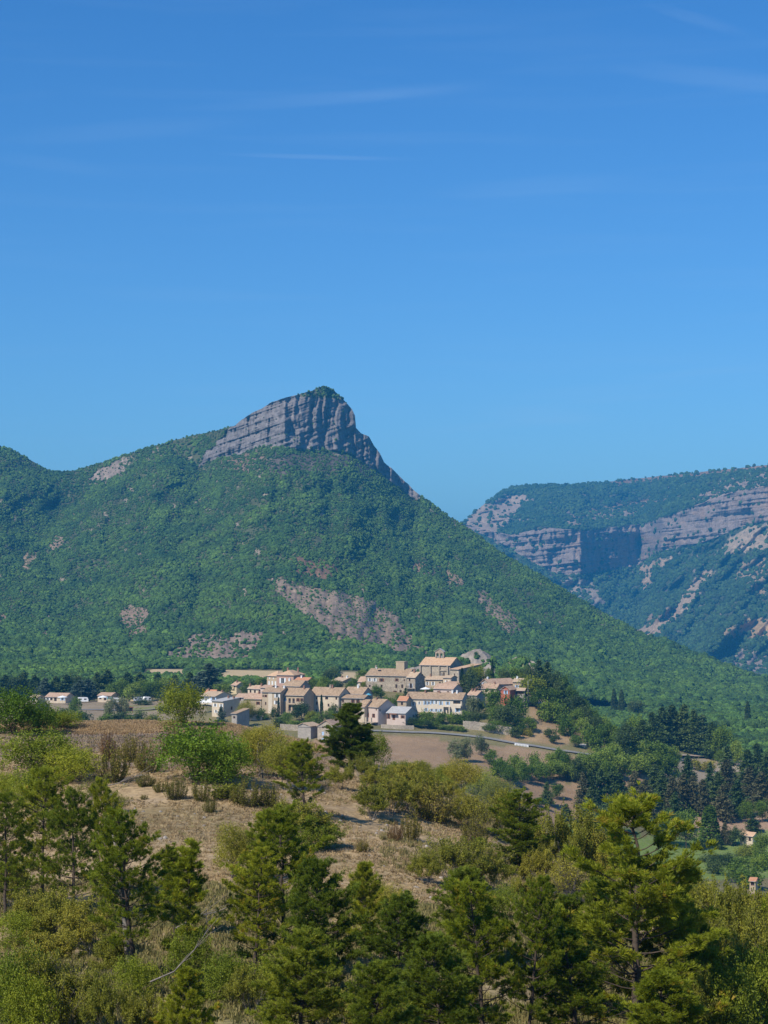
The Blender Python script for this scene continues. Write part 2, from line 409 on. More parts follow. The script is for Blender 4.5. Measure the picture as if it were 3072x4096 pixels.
for (a, b, d0, d1) in ((224, 290, 1120, 1275), (335, 372, 1090, 1300), (150, 192, 1170, 1290)):
    uu = 384+F*x/np.maximum(y, 1)+fbm(x/30, y/30, 3, 2)*8; mm = ((uu > a) & (uu < b) & (y > d0) & (y < d1))[:, None]
    tint = np.where(mm, c3(.50,.38,.20)*(1+.1*n1), tint)
mm = ((y > 755) & (y < 905) & (384+F*x/np.maximum(y, 1) < 205))[:, None]
tint = np.where(mm, c3(.27,.21,.13)*(1+.2*n1+.15*n2), tint)
mm = ((y > 800) & (y < 860) & (np.abs(384+F*x/np.maximum(y, 1)-155) < 45))[:, None]
tint = np.where(mm & (n1 > -.1), c3(.2,.2,.07), tint)
tint = tint
lines = np.clip(fbm(x/14+(y*.9), y*.55+x*.05, 2, 77), -1, 1)[:, None]*.10*((y > 560) & (y < 760))[:, None]; tint = tint*(1+lines)
gm, nt, b = new_mat('ground')
at = N(nt, 'ShaderNodeAttribute', attribute_name='tint')
pn = pos_n(nt)
fine = noise_n(nt, 2.2, 8, pn, .7); sm = noise_n(nt, 0.35, 6, pn, .65)
c = mixc(nt, maprange(nt, fine, .35, .65), (0.62, 0.60, 0.58), (1.3, 1.3, 1.3))
c = mixc(nt, 1.0, at.outputs['Color'], c, 'MULTIPLY')
c = mixc(nt, maprange(nt, sm, .52, .68, 0, .3), c, (.33, .28, .23))
nt.links.new(c, b.inputs['Base Color'])
bump(nt, b, fine, .5, .25)
ground = link('ground', mesh_np('ground', V, FQ, gm, True, np.clip(tint, 0.01, 1)), kind='structure')

# ------------------------------------------------------------ roads as sheets just above the ground
def ribbon(name, ctr, width, mat, lift=0.25, n=160):
    c = np.array(ctr, float); t = np.linspace(0, 1, len(c)); tt = np.linspace(0, 1, n)
    # smooth
    px = np.interp(tt, t, c[:, 0]); py = np.interp(tt, t, c[:, 1])
    for _ in range(12):
        px[1:-1] = (px[:-2]+2*px[1:-1]+px[2:])/4; py[1:-1] = (py[:-2]+2*py[1:-1]+py[2:])/4
    dx = np.gradient(px); dy = np.gradient(py); l = np.hypot(dx, dy); nx, ny = -dy/l, dx/l
    k = 5; vs = []
    for s in np.linspace(-.5, .5, k):
        X = px+nx*s*width; Y = py+ny*s*width
        vs.append(np.stack([X, Y, gz(X, Y)], -1))
    vs = np.stack(vs, 1); vs[:, :, 2] = np.maximum(vs[:, :, 2], vs[:, :, 2].mean(1, keepdims=True))+lift
    i = np.arange(n-1)[:, None]*k; j = np.arange(k-1)[None, :]
    f = np.stack([i+j, i+j+1, i+k+j+1, i+k+j], -1).reshape(-1, 4)
    return link(name, mesh_np(name, vs.reshape(-1, 3), f, mat, True), kind='structure')
asph = plain_mat('pale_asphalt', (.26,.25,.23), (.20,.195,.18), .5, world=True)
dirt = plain_mat('dirt_track', (.42,.34,.25), (.33,.26,.19), .4, world=True)
road_c = [((u-384)/F*D, D) for u, D in ((330,722),(382,722),(425,722),(470,722),(520,720),(560,720),(585,722),(610,728))]
ribbon('road', road_c, 4.2, asph, .12)
tr_c = [((u-384)/F*D, D) for u, D in ((556,800),(566,782),(580,765),(600,758),(625,775),(650,800),(690,865),(740,905),(820,930))]
ribbon('track', tr_c, 5, dirt, .4)
ribbon('camp_road', [((u-384)/F*D, D) for u, D in ((60,835),(120,825),(170,800),(215,775),(235,745))], 5, asph, .3)
ribbon('forecourt', [((u-384)/F*D, D) for u, D in ((515,800),(530,792),(540,788))], 12, dirt, .5)

# ------------------------------------------------------------ mountains
def grid_faces(nt_, nu_):
    i = np.arange(nt_-1)[:, None]*nu_; j = np.arange(nu_-1)[None, :]
    return np.stack([i+j, i+j+1, i+nu_+j+1, i+nu_+j], -1).reshape(-1, 4)
def mtn_mat():
    m, nt, b = new_mat('mountain_slope')
    at = N(nt, 'ShaderNodeAttribute', attribute_name='tint'); pn = pos_n(nt)
    f = noise_n(nt, .12, 8, pn, .7)
    c = mixc(nt, maprange(nt, f, .35, .65), (.6, .6, .6), (1.3, 1.3, 1.3))
    nt.links.new(mixc(nt, 1.0, at.outputs['Color'], c, 'MULTIPLY'), b.inputs['Base Color'])
    bump(nt, b, f, .6, 4.0)
    return m
MM = mtn_mat()
SIL = [(-300,400),(-150,415),(-60,430),(0,447),(20,454),(40,466),(50,471),(62,472),(75,470),(100,463),(125,455),(150,447),(175,440),(200,434),(225,428),(235,425),(242,419),(252,413),(262,408),(272,402),(282,398),(300,394),(312,391),(318,388),(326,388),(334,391),(340,396),(346,402),(352,409),(355,416),(356,428),(361,433),(369,437),(374,446),(380,454),(384,462),(392,468),(400,477),(408,484),(413,490),(430,503),(450,517),(462,524),(500,553),(540,575),(580,600),(640,632),(700,655),(768,680),(860,700),(1000,712)]
CB = [(200,470),(208,463),(222,459),(240,456),(255,449),(270,447),(285,450),(300,452),(318,452),(335,452),(350,455),(365,465),(380,475),(395,487),(413,500),(424,506)]
MU = np.arange(-300, 1000, 1.0)
NT = 420
vs_ = np.interp(MU, *zip(*SIL)); vs_ = vs_ + fbm(MU/9, MU*0, 3, 71)*1.0*(sstep(420,400,MU)*0.6+.4)
cb_ = np.interp(MU, *zip(*CB)); cb_ = np.maximum(cb_, vs_); wl_ = sstep(150, 208, MU)*(MU < 422); cb_ = vs_+(cb_-vs_)*wl_
vb_ = np.interp(MU, [-300,400,500,600,700,768,1000], [668,669,684,700,714,716,716])
Dcl = np.interp(MU, [-300,0,60,120,208,285,300,340,413,460,600,768,1000], [2880,2880,2880,2880,2740,2560,2575,2630,2750,2720,2450,2150,1900])
s = np.linspace(0, 1, NT)[:, None]                                   # 0 base .. 1 skyline
# rows: 80% of rows below the cliff foot, 20% on the cliff
sc_ = 0.72
VV = np.where(s < sc_, vb_[None]+(cb_-vb_)[None]*(s/sc_), cb_[None]+(vs_-cb_)[None]*((s-sc_)/(1-sc_)))
t = (vb_[None]-VV)/(vb_-cb_)[None]
tt = np.clip(t, 0, 1)
DDm = 1400+(Dcl[None]-1400)*tt**0.85
cliffh = np.clip((cb_[None]-VV), 0, None)
slw = sstep(236, 150, MU)[None]
DDm = DDm+cliffh*(0.75+2.2*slw)
Um = np.broadcast_to(MU[None], VV.shape)
# spurs and gullies radiating from the summit
ang = (Um-300)/(np.abs(VV-380)+60)
lowf = sstep(0, .15, tt)*sstep(1.02, .8, t)
DDm = DDm+fbm(ang*3.2+fbm(Um/70, VV/70, 3, 5)*.5, VV/400, 4, 31)*85*lowf+fbm(Um/22, VV/26, 4, 33)*48*lowf
ur = 290+(VV-455)*0.35
DDm = DDm+np.where(Um > ur, (Um-ur)*.8, (ur-Um)*.25)*sstep(660, 600, VV)*lowf*sstep(500,300,Um)
# left draw
DDm = DDm+np.exp(-((Um-75-(VV-470)*-.25)/22)**2)*30*lowf*sstep(640,560,VV)
# rock relief on the cliff: flutes and beds
rockpoly = [(196,470),(206,452),(218,440),(229,428),(236,422),(244,375),(420,375),(420,500),(200,500)]
onc = sstep(0, 3, cliffh)*inpoly(Um+fbm(Um/5, VV/5, 3, 40)*5, VV, rockpoly)
Zc = (HV-VV)/F*DDm
flut = fbm(Um/3.0+fbm(Um/20, VV/20, 2, 3), VV/30, 4, 41)
beds = fbm(Um/60+3, (VV-Um*(-.35))/2.6, 3, 43)
DDm = DDm+onc*(flut*11+beds*np.where(Um < 292, 6, 4)+fbm(Um/14, VV/14, 3, 44)*10)
# ledge round the right block
X = (Um-384)/F*DDm; Z = CZ+(HV-VV)/F*DDm
bare = np.zeros(VV.shape)
un = Um+fbm(Um/6, VV/6, 4, 51)*5; vn = VV+fbm(Um/6, VV/6, 4, 52)*4
BP = [([(264,570),(278,580),(300,586),(325,590),(350,594),(378,604),(398,618),(410,640),(430,655),(410,658),(380,650),(350,640),(322,630),(300,612),(280,596)], (.33,.27,.21), .93),
      ([(160,668),(168,652),(183,642),(200,632),(228,637),(240,634),(264,632),(262,645),(250,660),(220,670)], (.35,.29,.24), .93),
      ([(120,612),(140,606),(152,612),(148,625),(138,640),(128,645),(122,632)], (.33,.26,.2), .8),
      ([(120,648),(130,630),(140,628),(135,645)], (.33,.26,.2), .8),
      ([(74,658),(92,655),(118,662),(114,667),(84,666)], (.36,.27,.16), 1),
      ([(38,636),(46,631),(58,634),(55,640),(42,641)], (.36,.27,.18), .9),
      ([(78,489),(90,478),(104,468),(118,461),(132,458),(126,472),(118,476),(100,481)], (.34,.30,.27), .95),
      ([(145,452),(158,448),(160,452),(148,456)], (.34,.30,.27), .8),
      ([(48,548),(60,532),(66,534),(60,548),(50,556)], (.33,.27,.2), .7),
      ([(18,570),(26,556),(36,544),(40,548),(30,562),(24,575)], (.40,.32,.22), .9),
      ([(38,576),(44,562),(52,556),(48,568),(42,582)], (.40,.32,.22), .85),
      ([(432,555),(442,560),(456,576),(470,585),(462,592),(448,580)], (.36,.28,.2), .7),
      ([(476,592),(484,590),(498,602),(512,614),(528,634),(508,634),(490,616)], (.36,.29,.22), .95),
      ([(412,612),(420,614),(424,624),(414,622)], (.36,.28,.2), .8),
      ([(585,640),(600,640),(622,652),(650,662),(675,670),(655,672),(620,660)], (.36,.28,.2), .55),
      ([(0,610),(12,614),(10,622),(0,622)], (.36,.28,.2), .7),
      ([(290,556),(330,560),(350,575),(330,584),(290,575)], (.22,.15,.10), .45),
      ([(285,453),(320,455),(345,458),(390,478),(360,474),(330,470),(290,478),(262,470),(272,455)], (.15,.14,.12), .45),
      ([(205,465),(240,458),(262,452),(265,466),(235,472)], (.24,.19,.15), .5),
      ([(396,558),(420,560),(440,575),(430,580)], (.34,.26,.19), .35)]
tm = np.empty(VV.shape+(3,)); tm[:] = (.085,.095,.04)
n_hf = fbm(Um/3.2+VV/9, VV/7-Um/12, 4, 61)+.5*fbm(Um/1.3, VV/3.5, 2, 60)
for poly, col, a in BP:
    sf = sum(inpoly(un+dx_, vn+dy_, poly) for dx_, dy_ in ((0,0),(7,0),(-7,0),(0,4),(0,-4),(4,3),(-4,3),(4,-3),(-4,-3)))/9.
    mk = sf+.38*n_hf > .40
    bare = np.where(mk, np.maximum(bare, a*np.clip(.35+sf*.7, 0, 1)), bare)
    tm = np.where(mk[..., None], np.array(col)*np.array((.74,.66,.56))*(1+.3*fbm(Um/2.5, VV/6, 3, 62)+.25*fbm(Um/1.2, VV/14, 2, 63))[..., None], tm)
# random little scars
scar = (fbm(Um/7, VV/5, 3, 66)+.5*fbm((Um-VV*.7)/3, (VV+Um*.3)/22, 3, 67)) > .60
tm = np.where((scar & (bare == 0))[..., None], np.array((.27,.22,.15)), tm); bare = np.where(scar, np.maximum(bare, .55), bare)
ck = (onc > .5)
capm = (inpoly(Um, VV, [(296,396),(312,384),(326,380),(340,390),(344,400),(330,398),(310,398)]))
rock = np.array((.195,.175,.165))*(1+.10*beds+.18*fbm(Um/3, VV/9, 4, 68))[..., None]
rock = rock*(1-.35*sstep(.15,.5,fbm(Um/7, VV/4, 4, 69)))[..., None]
tm = np.where(ck[..., None], rock, tm)
vegrock = fbm(Um/5, VV/3, 3, 70)
bare = np.where(ck, np.where(vegrock > .45, .8, 1.0), bare)
bare = np.where(capm, .25, bare); tm = np.where((capm&ck)[..., None], np.array((.12,.12,.07)), tm)
# back side rows
def close_back(X, D, Z, tm, bare, drop, back):
    xb = X[-1:]*1.0; rows = []
    for k, (dy, dz) in enumerate(((back*.15, drop*.08), (back*.5, drop*.45), (back, drop))):
        Dn = D[-1:]+dy; rows.append((X[-1:]*(Dn/D[-1:]), Dn, Z[-1:]-dz*np.clip((Z[-1:]-20)/300, .1, 2)))
    X = np.concatenate([X]+[r[0] for r in rows]); D = np.concatenate([D]+[r[1] for r in rows]); Z = np.concatenate([Z]+[r[2] for r in rows])
    tm = np.concatenate([tm]+[tm[-1:]]*3); return X, D, Z, tm
Xc, Dc, Zc2, tmc = close_back(X, DDm, Z, tm, bare, 260, 700)
mv = np.stack([Xc, Dc, Zc2], -1).reshape(-1, 3)
mv = np.concatenate([mv]); 
mountain = link('mountain', mesh_np('mountain', mv, grid_faces(Xc.shape[0], Xc.shape[1]), MM, True, np.clip(tmc.reshape(-1, 3), .01, 1)), kind='structure')

# far massif on the right
SIL2 = [(380,560),(440,535),(463,523),(474,512),(486,503),(495,497),(504,490),(515,486),(540,485),(570,484),(600,482.5),(640,478),(680,474),(720,470),(768,465),(860,456),(1000,450)]
T2 = [(380,562),(440,537),(463,524),(493,531),(511,535),(545,527),(588,531),(612,527),(647,523),(692,507),(730,493),(768,486),(860,478),(1000,470)]
B2 = [(380,563),(440,540),(463,528),(493,540),(541,568),(560,576),(588,575),(636,568),(659,553),(707,543),(740,528),(768,522),(860,510),(1000,500)]
FU = np.arange(380, 1000, 1.0)
v0 = np.interp(FU, *zip(*SIL2))+fbm(FU/6, FU*0, 3, 81)*.6
ct = np.maximum(np.interp(FU, *zip(*T2)), v0+1); cbm = np.maximum(np.interp(FU, *zip(*B2)), ct+1)
bt = np.interp(FU, [380,1000], [700,700])
n1_, n2_, n3_ = 190, 110, 90
rows = []
for k in range(n1_): rows.append(bt+(cbm-bt)*k/n1_)
for k in range(n2_): rows.append(cbm+(ct-cbm)*k/n2_)
for k in range(n3_+1): rows.append(ct+(v0-ct)*k/n3_)
V2 = np.array(rows); U2 = np.broadcast_to(FU[None], V2.shape)
Dprow = np.interp(FU, [380,463,510,545,580,600,640,652,662,700,768,1000], [6100,5750,5500,5380,5330,5480,5680,5560,5350,5150,4900,4500])
D2 = np.where(V2 > cbm[None], 3300+(Dprow[None]-3300)*np.clip((bt[None]-V2)/(bt-cbm)[None], 0, 1)**.7,
     np.where(V2 > ct[None], Dprow[None]+(cbm[None]-V2)*1.2, Dprow[None]+(cbm-ct)[None]*1.2+(ct[None]-V2)*24))
on2 = sstep(0, 2, cbm[None]-V2)*sstep(-1, 1, V2-ct[None])
lf2 = sstep(0, 12, V2-cbm[None])
uf2 = sstep(0, 5, ct[None]-V2)*sstep(0, 6, V2-v0[None])
flu2 = fbm(U2/3.2+fbm(U2/15, V2/15, 2, 83), V2/25, 4, 84); bed2 = fbm(U2/50, (V2+U2*.12)/2.4, 3, 85)
D2 = D2+on2*(flu2*20+bed2*12+fbm(U2/12, V2/14, 3, 86)*36)
D2 = D2+lf2*(fbm((U2+V2*.9)/34, (V2-U2*.3)/60, 4, 87)*330)+uf2*fbm((U2+V2)/30, V2/12, 4, 88)*150
X2 = (U2-384)/F*D2; Z2 = CZ+(HV-V2)/F*D2
b2 = np.zeros(V2.shape); t2 = np.empty(V2.shape+(3,)); t2[:] = (.06,.075,.035)
un2 = U2+fbm(U2/6, V2/6, 4, 91)*6; vn2 = V2+fbm(U2/6, V2/6, 4, 92)*5
for poly, col, a in [
      ([(463,523),(480,508),(498,498),(512,495),(532,496),(522,505),(512,520),(500,532),(480,534)], (.42,.36,.31), .9),
      ([(640,566),(660,558),(672,556),(668,566),(655,570),(650,590),(641,592)], (.45,.37,.29), .95),
      ([(636,634),(650,620),(675,606),(690,590),(703,572),(716,570),(700,590),(690,606),(668,622),(655,640),(640,650),(632,645)], (.42,.35,.28), .95),
      ([(560,580),(585,578),(595,590),(605,605),(598,608),(578,594),(562,588)], (.37,.34,.31), .9),
      ([(600,608),(620,622),(632,634),(625,636),(606,620)], (.37,.34,.31), .7),
      ([(718,556),(728,545),(740,532),(768,524),(800,515),(800,545),(768,552),(745,548),(730,556)], (.44,.38,.31), .9),
      ([(722,640),(726,630),(745,622),(768,618),(800,618),(800,640),(768,640),(740,638)], (.46,.36,.22), 1),
      ([(735,560),(768,556),(768,600),(750,590),(738,575)], (.37,.31,.22), .45),
      ([(712,660),(740,650),(768,652),(768,680),(740,675),(722,672)], (.36,.32,.3), .6),
      ([(580,510),(612,505),(640,500),(668,498),(668,503),(620,512),(590,514)], (.32,.25,.16), .7),
      ([(560,520),(600,510),(635,508),(640,516),(600,522),(566,528)], (.36,.31,.26), .6),
      ([(600,483),(650,476),(700,471),(768,462),(768,468),(700,476),(650,482),(610,486)], (.30,.22,.15), .85),
      ([(690,500),(720,480),(768,470),(768,490),(735,500),(700,510)], (.36,.31,.27), .55),
      ([(644,618),(660,610),(665,620),(650,626)], (.3,.24,.18), .5)]:
    sf = sum(inpoly(un2+dx_, vn2+dy_, poly) for dx_, dy_ in ((0,0),(5,0),(-5,0),(0,3),(0,-3)))/5.
    mk = sf+.35*fbm(U2/3, V2/4, 3, 92) > .5
    b2 = np.where(mk, a, b2); t2 = np.where(mk[..., None], np.array(col)*np.array((.80,.70,.55))*(1+.25*fbm(U2/3, V2/3, 3, 93))[..., None], t2)
c2 = on2 > .5
rk = np.array((.235,.185,.15))*(1+.15*bed2+.2*fbm(U2/2.5, V2/9, 4, 94))[..., None]
rk = np.where((fbm(U2/9, V2/9, 3, 95) > .2)[..., None], rk*np.array((1.08, 1.0, .9)), rk)
t2 = np.where(c2[..., None], rk, t2); b2 = np.where(c2, np.where(fbm(U2/8, V2/3, 3, 96) > .3, .72, 1), b2)
sc3 = fbm(U2/5, V2/4, 3, 97)+.3*fbm((U2+V2*.8)/4, V2/18, 3, 98) > .42; t2 = np.where((sc3&(b2 == 0))[..., None], np.array((.20,.17,.12)), t2); b2 = np.where(sc3, np.maximum(b2, .6), b2)
Xf, Df, Zf, tf = close_back(X2, D2, Z2, t2, b2, 300, 1500)
far_mountain = link('far_mountain', mesh_np('far_mountain', np.stack([Xf, Df, Zf], -1).reshape(-1, 3), grid_faces(*Xf.shape), MM, True, np.clip(tf.reshape(-1, 3), .01, 1)), kind='structure')

# base plain reaching the horizon behind and below
bp = MB(); bp.add([(-8000,1500,CZ-152),(8000,1500,CZ-152),(8000,10500,CZ-152),(-8000,10500,CZ-152)], [(0,1,2,3)])
link('valley_floor', bp.mesh('valley_floor', plain_mat('far_plain', (.09,.11,.05), world=True, scale=.01)), kind='structure')

# badland mounds behind the church
def mound(name, uc, vtop, D, wpx, vbase, seed, col=(.33,.28,.225)):
    wpx *= 1.9
    n = 90; rr = wpx/F*D/2; zt = CZ+(HV-vtop)/F*D; zb = CZ+(HV-vbase)/F*D-3; cx = (uc-384)/F*D
    gx = np.linspace(-1.3, 1.3, n); X_, Y_ = np.meshgrid(gx, gx)
    r = np.hypot(X_, Y_*.9); th = np.arctan2(Y_, X_)
    pw = 1.9 if seed in (7, 15) else 1.3
    h = np.where(r < 1, 1-np.clip(r, 0, 1)**pw, (1-r)*1.2)
    gul = np.abs(vnoise(th*5+r*1.5+20, r*1.5, seed)-.5)*2
    h = h-(1-gul)*.17*np.clip(r*2.2, 0, 1)*np.clip(1.4-r, 0, 1)+fbm(X_*4, Y_*4, 3, seed)*.05
    h = h*(1+.30*fbm(X_*2.2+seed, Y_*2.2, 4, seed))
    Z_ = zb+(zt-zb)*h
    Z_ = np.where(h > 0, Z_, Z_)
    tt_ = np.array(col)*(1+.18*fbm(X_*9, Y_*9, 3, seed))[..., None]
    g = (fbm(X_*3, Y_*3, 3, seed+4)+.5*(r-.55) > .02)[..., None]
    tt_ = np.where(g, np.array((.16,.17,.08)), tt_)
    v = np.stack([cx+X_*rr, D+Y_*rr, Z_], -1).reshape(-1, 3)
    link(name, mesh_np(name, v, grid_faces(n, n), MM, True, tt_.reshape(-1, 3)), kind='structure')
    return v, g.reshape(-1)
MO = [mound('badland_hill', 476, 653.5, 1150, 40, 678, 7), mound('badland_hill', 521, 649, 1120, 42, 684, 8, (.33,.275,.21)),
      mound('badland_hill', 430, 661, 1250, 44, 676, 15, (.31,.265,.21))]

# ------------------------------------------------------------ far woods: crowns scattered over the slopes, one object per wood
def wood(name, pts, scale, mat, label, seed, subdiv=2, squash=0.95):
    me = mesh_np(name, pts, [], None)
    a = me.attributes.new('sc', 'FLOAT', 'POINT'); a.data.foreach_set('value', np.asarray(scale, np.float32))
    ob = link(name, me, kind='stuff', label=label, category='wood')
    ng = bpy.data.node_groups.new(name, 'GeometryNodeTree')
    ng.interface.new_socket('Geometry', in_out='INPUT', socket_type='NodeSocketGeometry')
    ng.interface.new_socket('Geometry', in_out='OUTPUT', socket_type='NodeSocketGeometry')
    n = ng.nodes; l = ng.links
    gi = n.new('NodeGroupInput'); go = n.new('NodeGroupOutput')
    jn = n.new('GeometryNodeJoinGeometry')
    for k in range(4):
        ic = n.new('GeometryNodeMeshIcoSphere'); ic.inputs['Radius'].default_value = 1; ic.inputs['Subdivisions'].default_value = subdiv+1
        sp = n.new('GeometryNodeSetPosition'); ps = n.new('GeometryNodeInputPosition')
        tx = n.new('ShaderNodeTexNoise'); tx.noise_dimensions = '4D'; tx.inputs['W'].default_value = k*3.7+seed; tx.inputs['Scale'].default_value = 1.5; tx.inputs['Detail'].default_value = 3
        l.new(ps.outputs[0], tx.inputs['Vector'])
        sb = n.new('ShaderNodeVectorMath'); sb.operation = 'SUBTRACT'; sb.inputs[1].default_value = (.5, .5, .5)
        l.new(tx.outputs['Color'], sb.inputs[0])
        ml = n.new('ShaderNodeVectorMath'); ml.operation = 'SCALE'; ml.inputs['Scale'].default_value = 1.5
        l.new(sb.outputs[0], ml.inputs[0]); l.new(ml.outputs[0], sp.inputs['Offset']); l.new(ic.outputs[0], sp.inputs['Geometry'])
        gti = n.new('GeometryNodeGeometryToInstance'); l.new(sp.outputs[0], gti.inputs[0])
        sm = n.new('GeometryNodeSetMaterial'); sm.inputs['Material'].default_value = mat; l.new(gti.outputs[0], sm.inputs[0])
        l.new(sm.outputs[0], jn.inputs[0])
    ip = n.new('GeometryNodeInstanceOnPoints'); l.new(gi.outputs[0], ip.inputs['Points']); l.new(jn.outputs[0], ip.inputs['Instance'])
    ip.inputs['Pick Instance'].default_value = True
    ri = n.new('FunctionNodeRandomValue'); ri.data_type = 'INT'; ri.inputs[4].default_value = 0; ri.inputs[5].default_value = 3
    l.new(ri.outputs[2], ip.inputs['Instance Index'])
    rr = n.new('FunctionNodeRandomValue'); rr.data_type = 'FLOAT_VECTOR'; rr.inputs[0].default_value = (-.3, -.3, 0); rr.inputs[1].default_value = (.3, .3, 6.28)
    l.new(rr.outputs[0], ip.inputs['Rotation'])
    na = n.new('GeometryNodeInputNamedAttribute'); na.data_type = 'FLOAT'; na.inputs[0].default_value = 'sc'
    cx = n.new('ShaderNodeCombineXYZ'); l.new(na.outputs[0], cx.inputs[0]); l.new(na.outputs[0], cx.inputs[1])
    mz = n.new('ShaderNodeMath'); mz.operation = 'MULTIPLY'; mz.inputs[1].default_value = squash; l.new(na.outputs[0], mz.inputs[0]); l.new(mz.outputs[0], cx.inputs[2])
    l.new(cx.outputs[0], ip.inputs['Scale'])
    l.new(ip.outputs[0], go.inputs[0])
    mod = ob.modifiers.new('scatter', 'NODES'); mod.node_group = ng
    return ob
def wood_mat(name, ca, cb, cc, sc1=.012, f2=.8):
    m, nt, b = new_mat(name)
    oi = nt.nodes.new('ShaderNodeObjectInfo'); pn = pos_n(nt)
    big = noise_n(nt, sc1, 6, pn, .72); small = noise_n(nt, f2, 3, pn, .7)
    c = mixc(nt, maprange(nt, big, .35, .65), ca, cb)
    c = mixc(nt, maprange(nt, noise_n(nt, sc1*3.1, 5, pn, .7), .54, .66, 0, .75), c, cc)
    c = mixc(nt, maprange(nt, oi.outputs['Random'], .85, 1, 0, .7), c, cc)
    k = N(nt, 'ShaderNodeMath', operation='MULTIPLY'); nt.links.new(oi.outputs['Random'], k.inputs[0]); k.inputs[1].default_value = 7.31
    fr = N(nt, 'ShaderNodeMath', operation='FRACT'); nt.links.new(k.outputs[0], fr.inputs[0])
    h = N(nt, 'ShaderNodeHueSaturation'); nt.links.new(c, h.inputs['Color'])
    nt.links.new(maprange(nt, fr.outputs[0], 0, 1,   .62, 1.4), h.inputs['Value'])
    c2 = mixc(nt, 1.0, h.outputs[0], mixc(nt, maprange(nt, small, .35, .65), (.55, .55, .55), (1.35, 1.35, 1.35)), 'MULTIPLY')
    nt.links.new(c2, b.inputs['Base Color']); b.inputs['Roughness'].default_value = .8
    bump(nt, b, small, .8, .8)
    return m
rg = np.random.default_rng(5)
def scatter_grid(X, D, Z, dens, spacing, rs):
    """random points on a parametric grid, area weighted"""
    P00 = np.stack([X, D, Z], -1)
    e1 = P00[:-1, 1:]-P00[:-1, :-1]; e2 = P00[1:, :-1]-P00[:-1, :-1]
    A = np.linalg.norm(np.cross(e1, e2), axis=-1)
    # thin out steep and far-back cells by their foreshortening is not done: even cover
    lam = A/spacing**2*dens[:-1, :-1]
    cnt = rs.poisson(lam)
    ii, jj = np.nonzero(cnt); c = cnt[ii, jj]; ii = np.repeat(ii, c); jj = np.repeat(jj, c)
    a = rs.random(len(ii))[:, None]; b = rs.random(len(ii))[:, None]
    p = P00[ii, jj]*(1-a)*(1-b)+P00[ii, jj+1]*a*(1-b)+P00[ii+1, jj]*(1-a)*b+P00[ii+1, jj+1]*a*b
    return p, ii, jj
dens = np.clip(1-bare, 0, 1); dens = np.where(bare >= .6, .24, dens); dens = np.where(ck&(bare >= .9), .015, dens)
dens = dens*(.55+.6*sstep(-.35,.25,fbm(Um/16, VV/11, 5, 99)))
dens[:, (MU < -120) | (MU > 900)] = 0
p, ii, jj = scatter_grid(X, DDm, Z, dens, 3.15, rg)
sz = rg.uniform(.95, 2.05, len(p))*(1+.75*(fbm(Um[ii, jj]/12, VV[ii, jj]/9, 4, 100)))
big = rg.random(len(p)) < .05; sz = np.where(big, sz*1.5, sz); sz = np.where(bare[ii, jj] > .5, sz*.6, sz)
lowf_ = sstep(620, 650, VV[ii, jj]); sz = sz*(1+.35*lowf_)
p[:, 2] += sz*.55
print('mountain crowns', len(p))
WM = wood_mat('hill_wood_leaves', (.034,.078,.019), (.092,.160,.024), (.024,.048,.019))
wood('mountain_wood', p, sz, WM, 'oak and pine scrub covering the big mountain slopes', 1)
d2 = np.clip(1-b2, 0, 1); d2 = np.where(b2 >= .9, .10, d2); d2 = np.where(c2&(b2 >= .9), .02, d2); d2[:, FU > 860] = 0
d2 = d2*np.where(V2 < 700, 1, 0)
p, ii, jj = scatter_grid(X2, D2, Z2, d2, 10.5, rg); sz = rg.uniform(3.0, 6.6, len(p)); p[:, 2] += sz*.4
print('far crowns', len(p))
WM2 = wood_mat('far_wood_leaves', (.028,.062,.020), (.062,.105,.026), (.03,.045,.018), .004, .2)
wood('far_wood', p, sz, WM2, 'distant scrub woodland on the cliff massif at the right', 3, 1)
# woods on the valley floor behind the village and between the fields
n = 26000
uu = rg.uniform(-120, 900, n); dd = np.sqrt(rg.uniform(900**2, 1460**2, n)); xx = (uu-384)/F*dd
k = np.ones(n, bool)
wob = fbm(xx/40, dd/40, 3, 101)*10
for a, b_, d0, d1 in ((218, 292, 1060, 1288), (332, 374, 1000, 1310), (140, 192, 1120, 1300)):
    k &= ~((uu > a+wob) & (uu < b_+wob) & (dd > d0) & (dd < d1))
k &= ~((uu > 445) & (uu < 575) & (dd < 1130)); k &= ~((uu < 210) & (dd < 930)); k &= ~((uu > 190) & (uu < 560) & (dd < 1010))
k &= ~((uu > 700) & (dd > 1150) & (dd < 1200+wob*3)); k &= ~((uu > 650) & (uu<700) & (dd > 1050) & (dd < 1090))
for v_, _g in MO:
    c_ = v_.mean(0); k &= ~((np.abs(xx-c_[0]) < 26) & (np.abs(dd-c_[1]) < 32))
xx, dd = xx[k], dd[k]; sz = rg.uniform(1.8, 3.6, len(xx)); p = np.stack([xx, dd, gz(xx, dd)+sz*.7], -1)
wood('valley_wood', p, sz, WM, 'mixed green wood on the valley floor behind the village', 2)
for q, (v_, g_) in enumerate(MO):
    w_ = v_[g_]; w_ = w_[rg.random(len(w_)) < .30]
    if q == 0: allp = w_
    else: allp = np.concatenate([allp, w_])
wood('badland_scrub', allp, rg.uniform(.8, 2.0, len(allp)), WM, 'low scrub dotted over the grey badland mounds', 6)

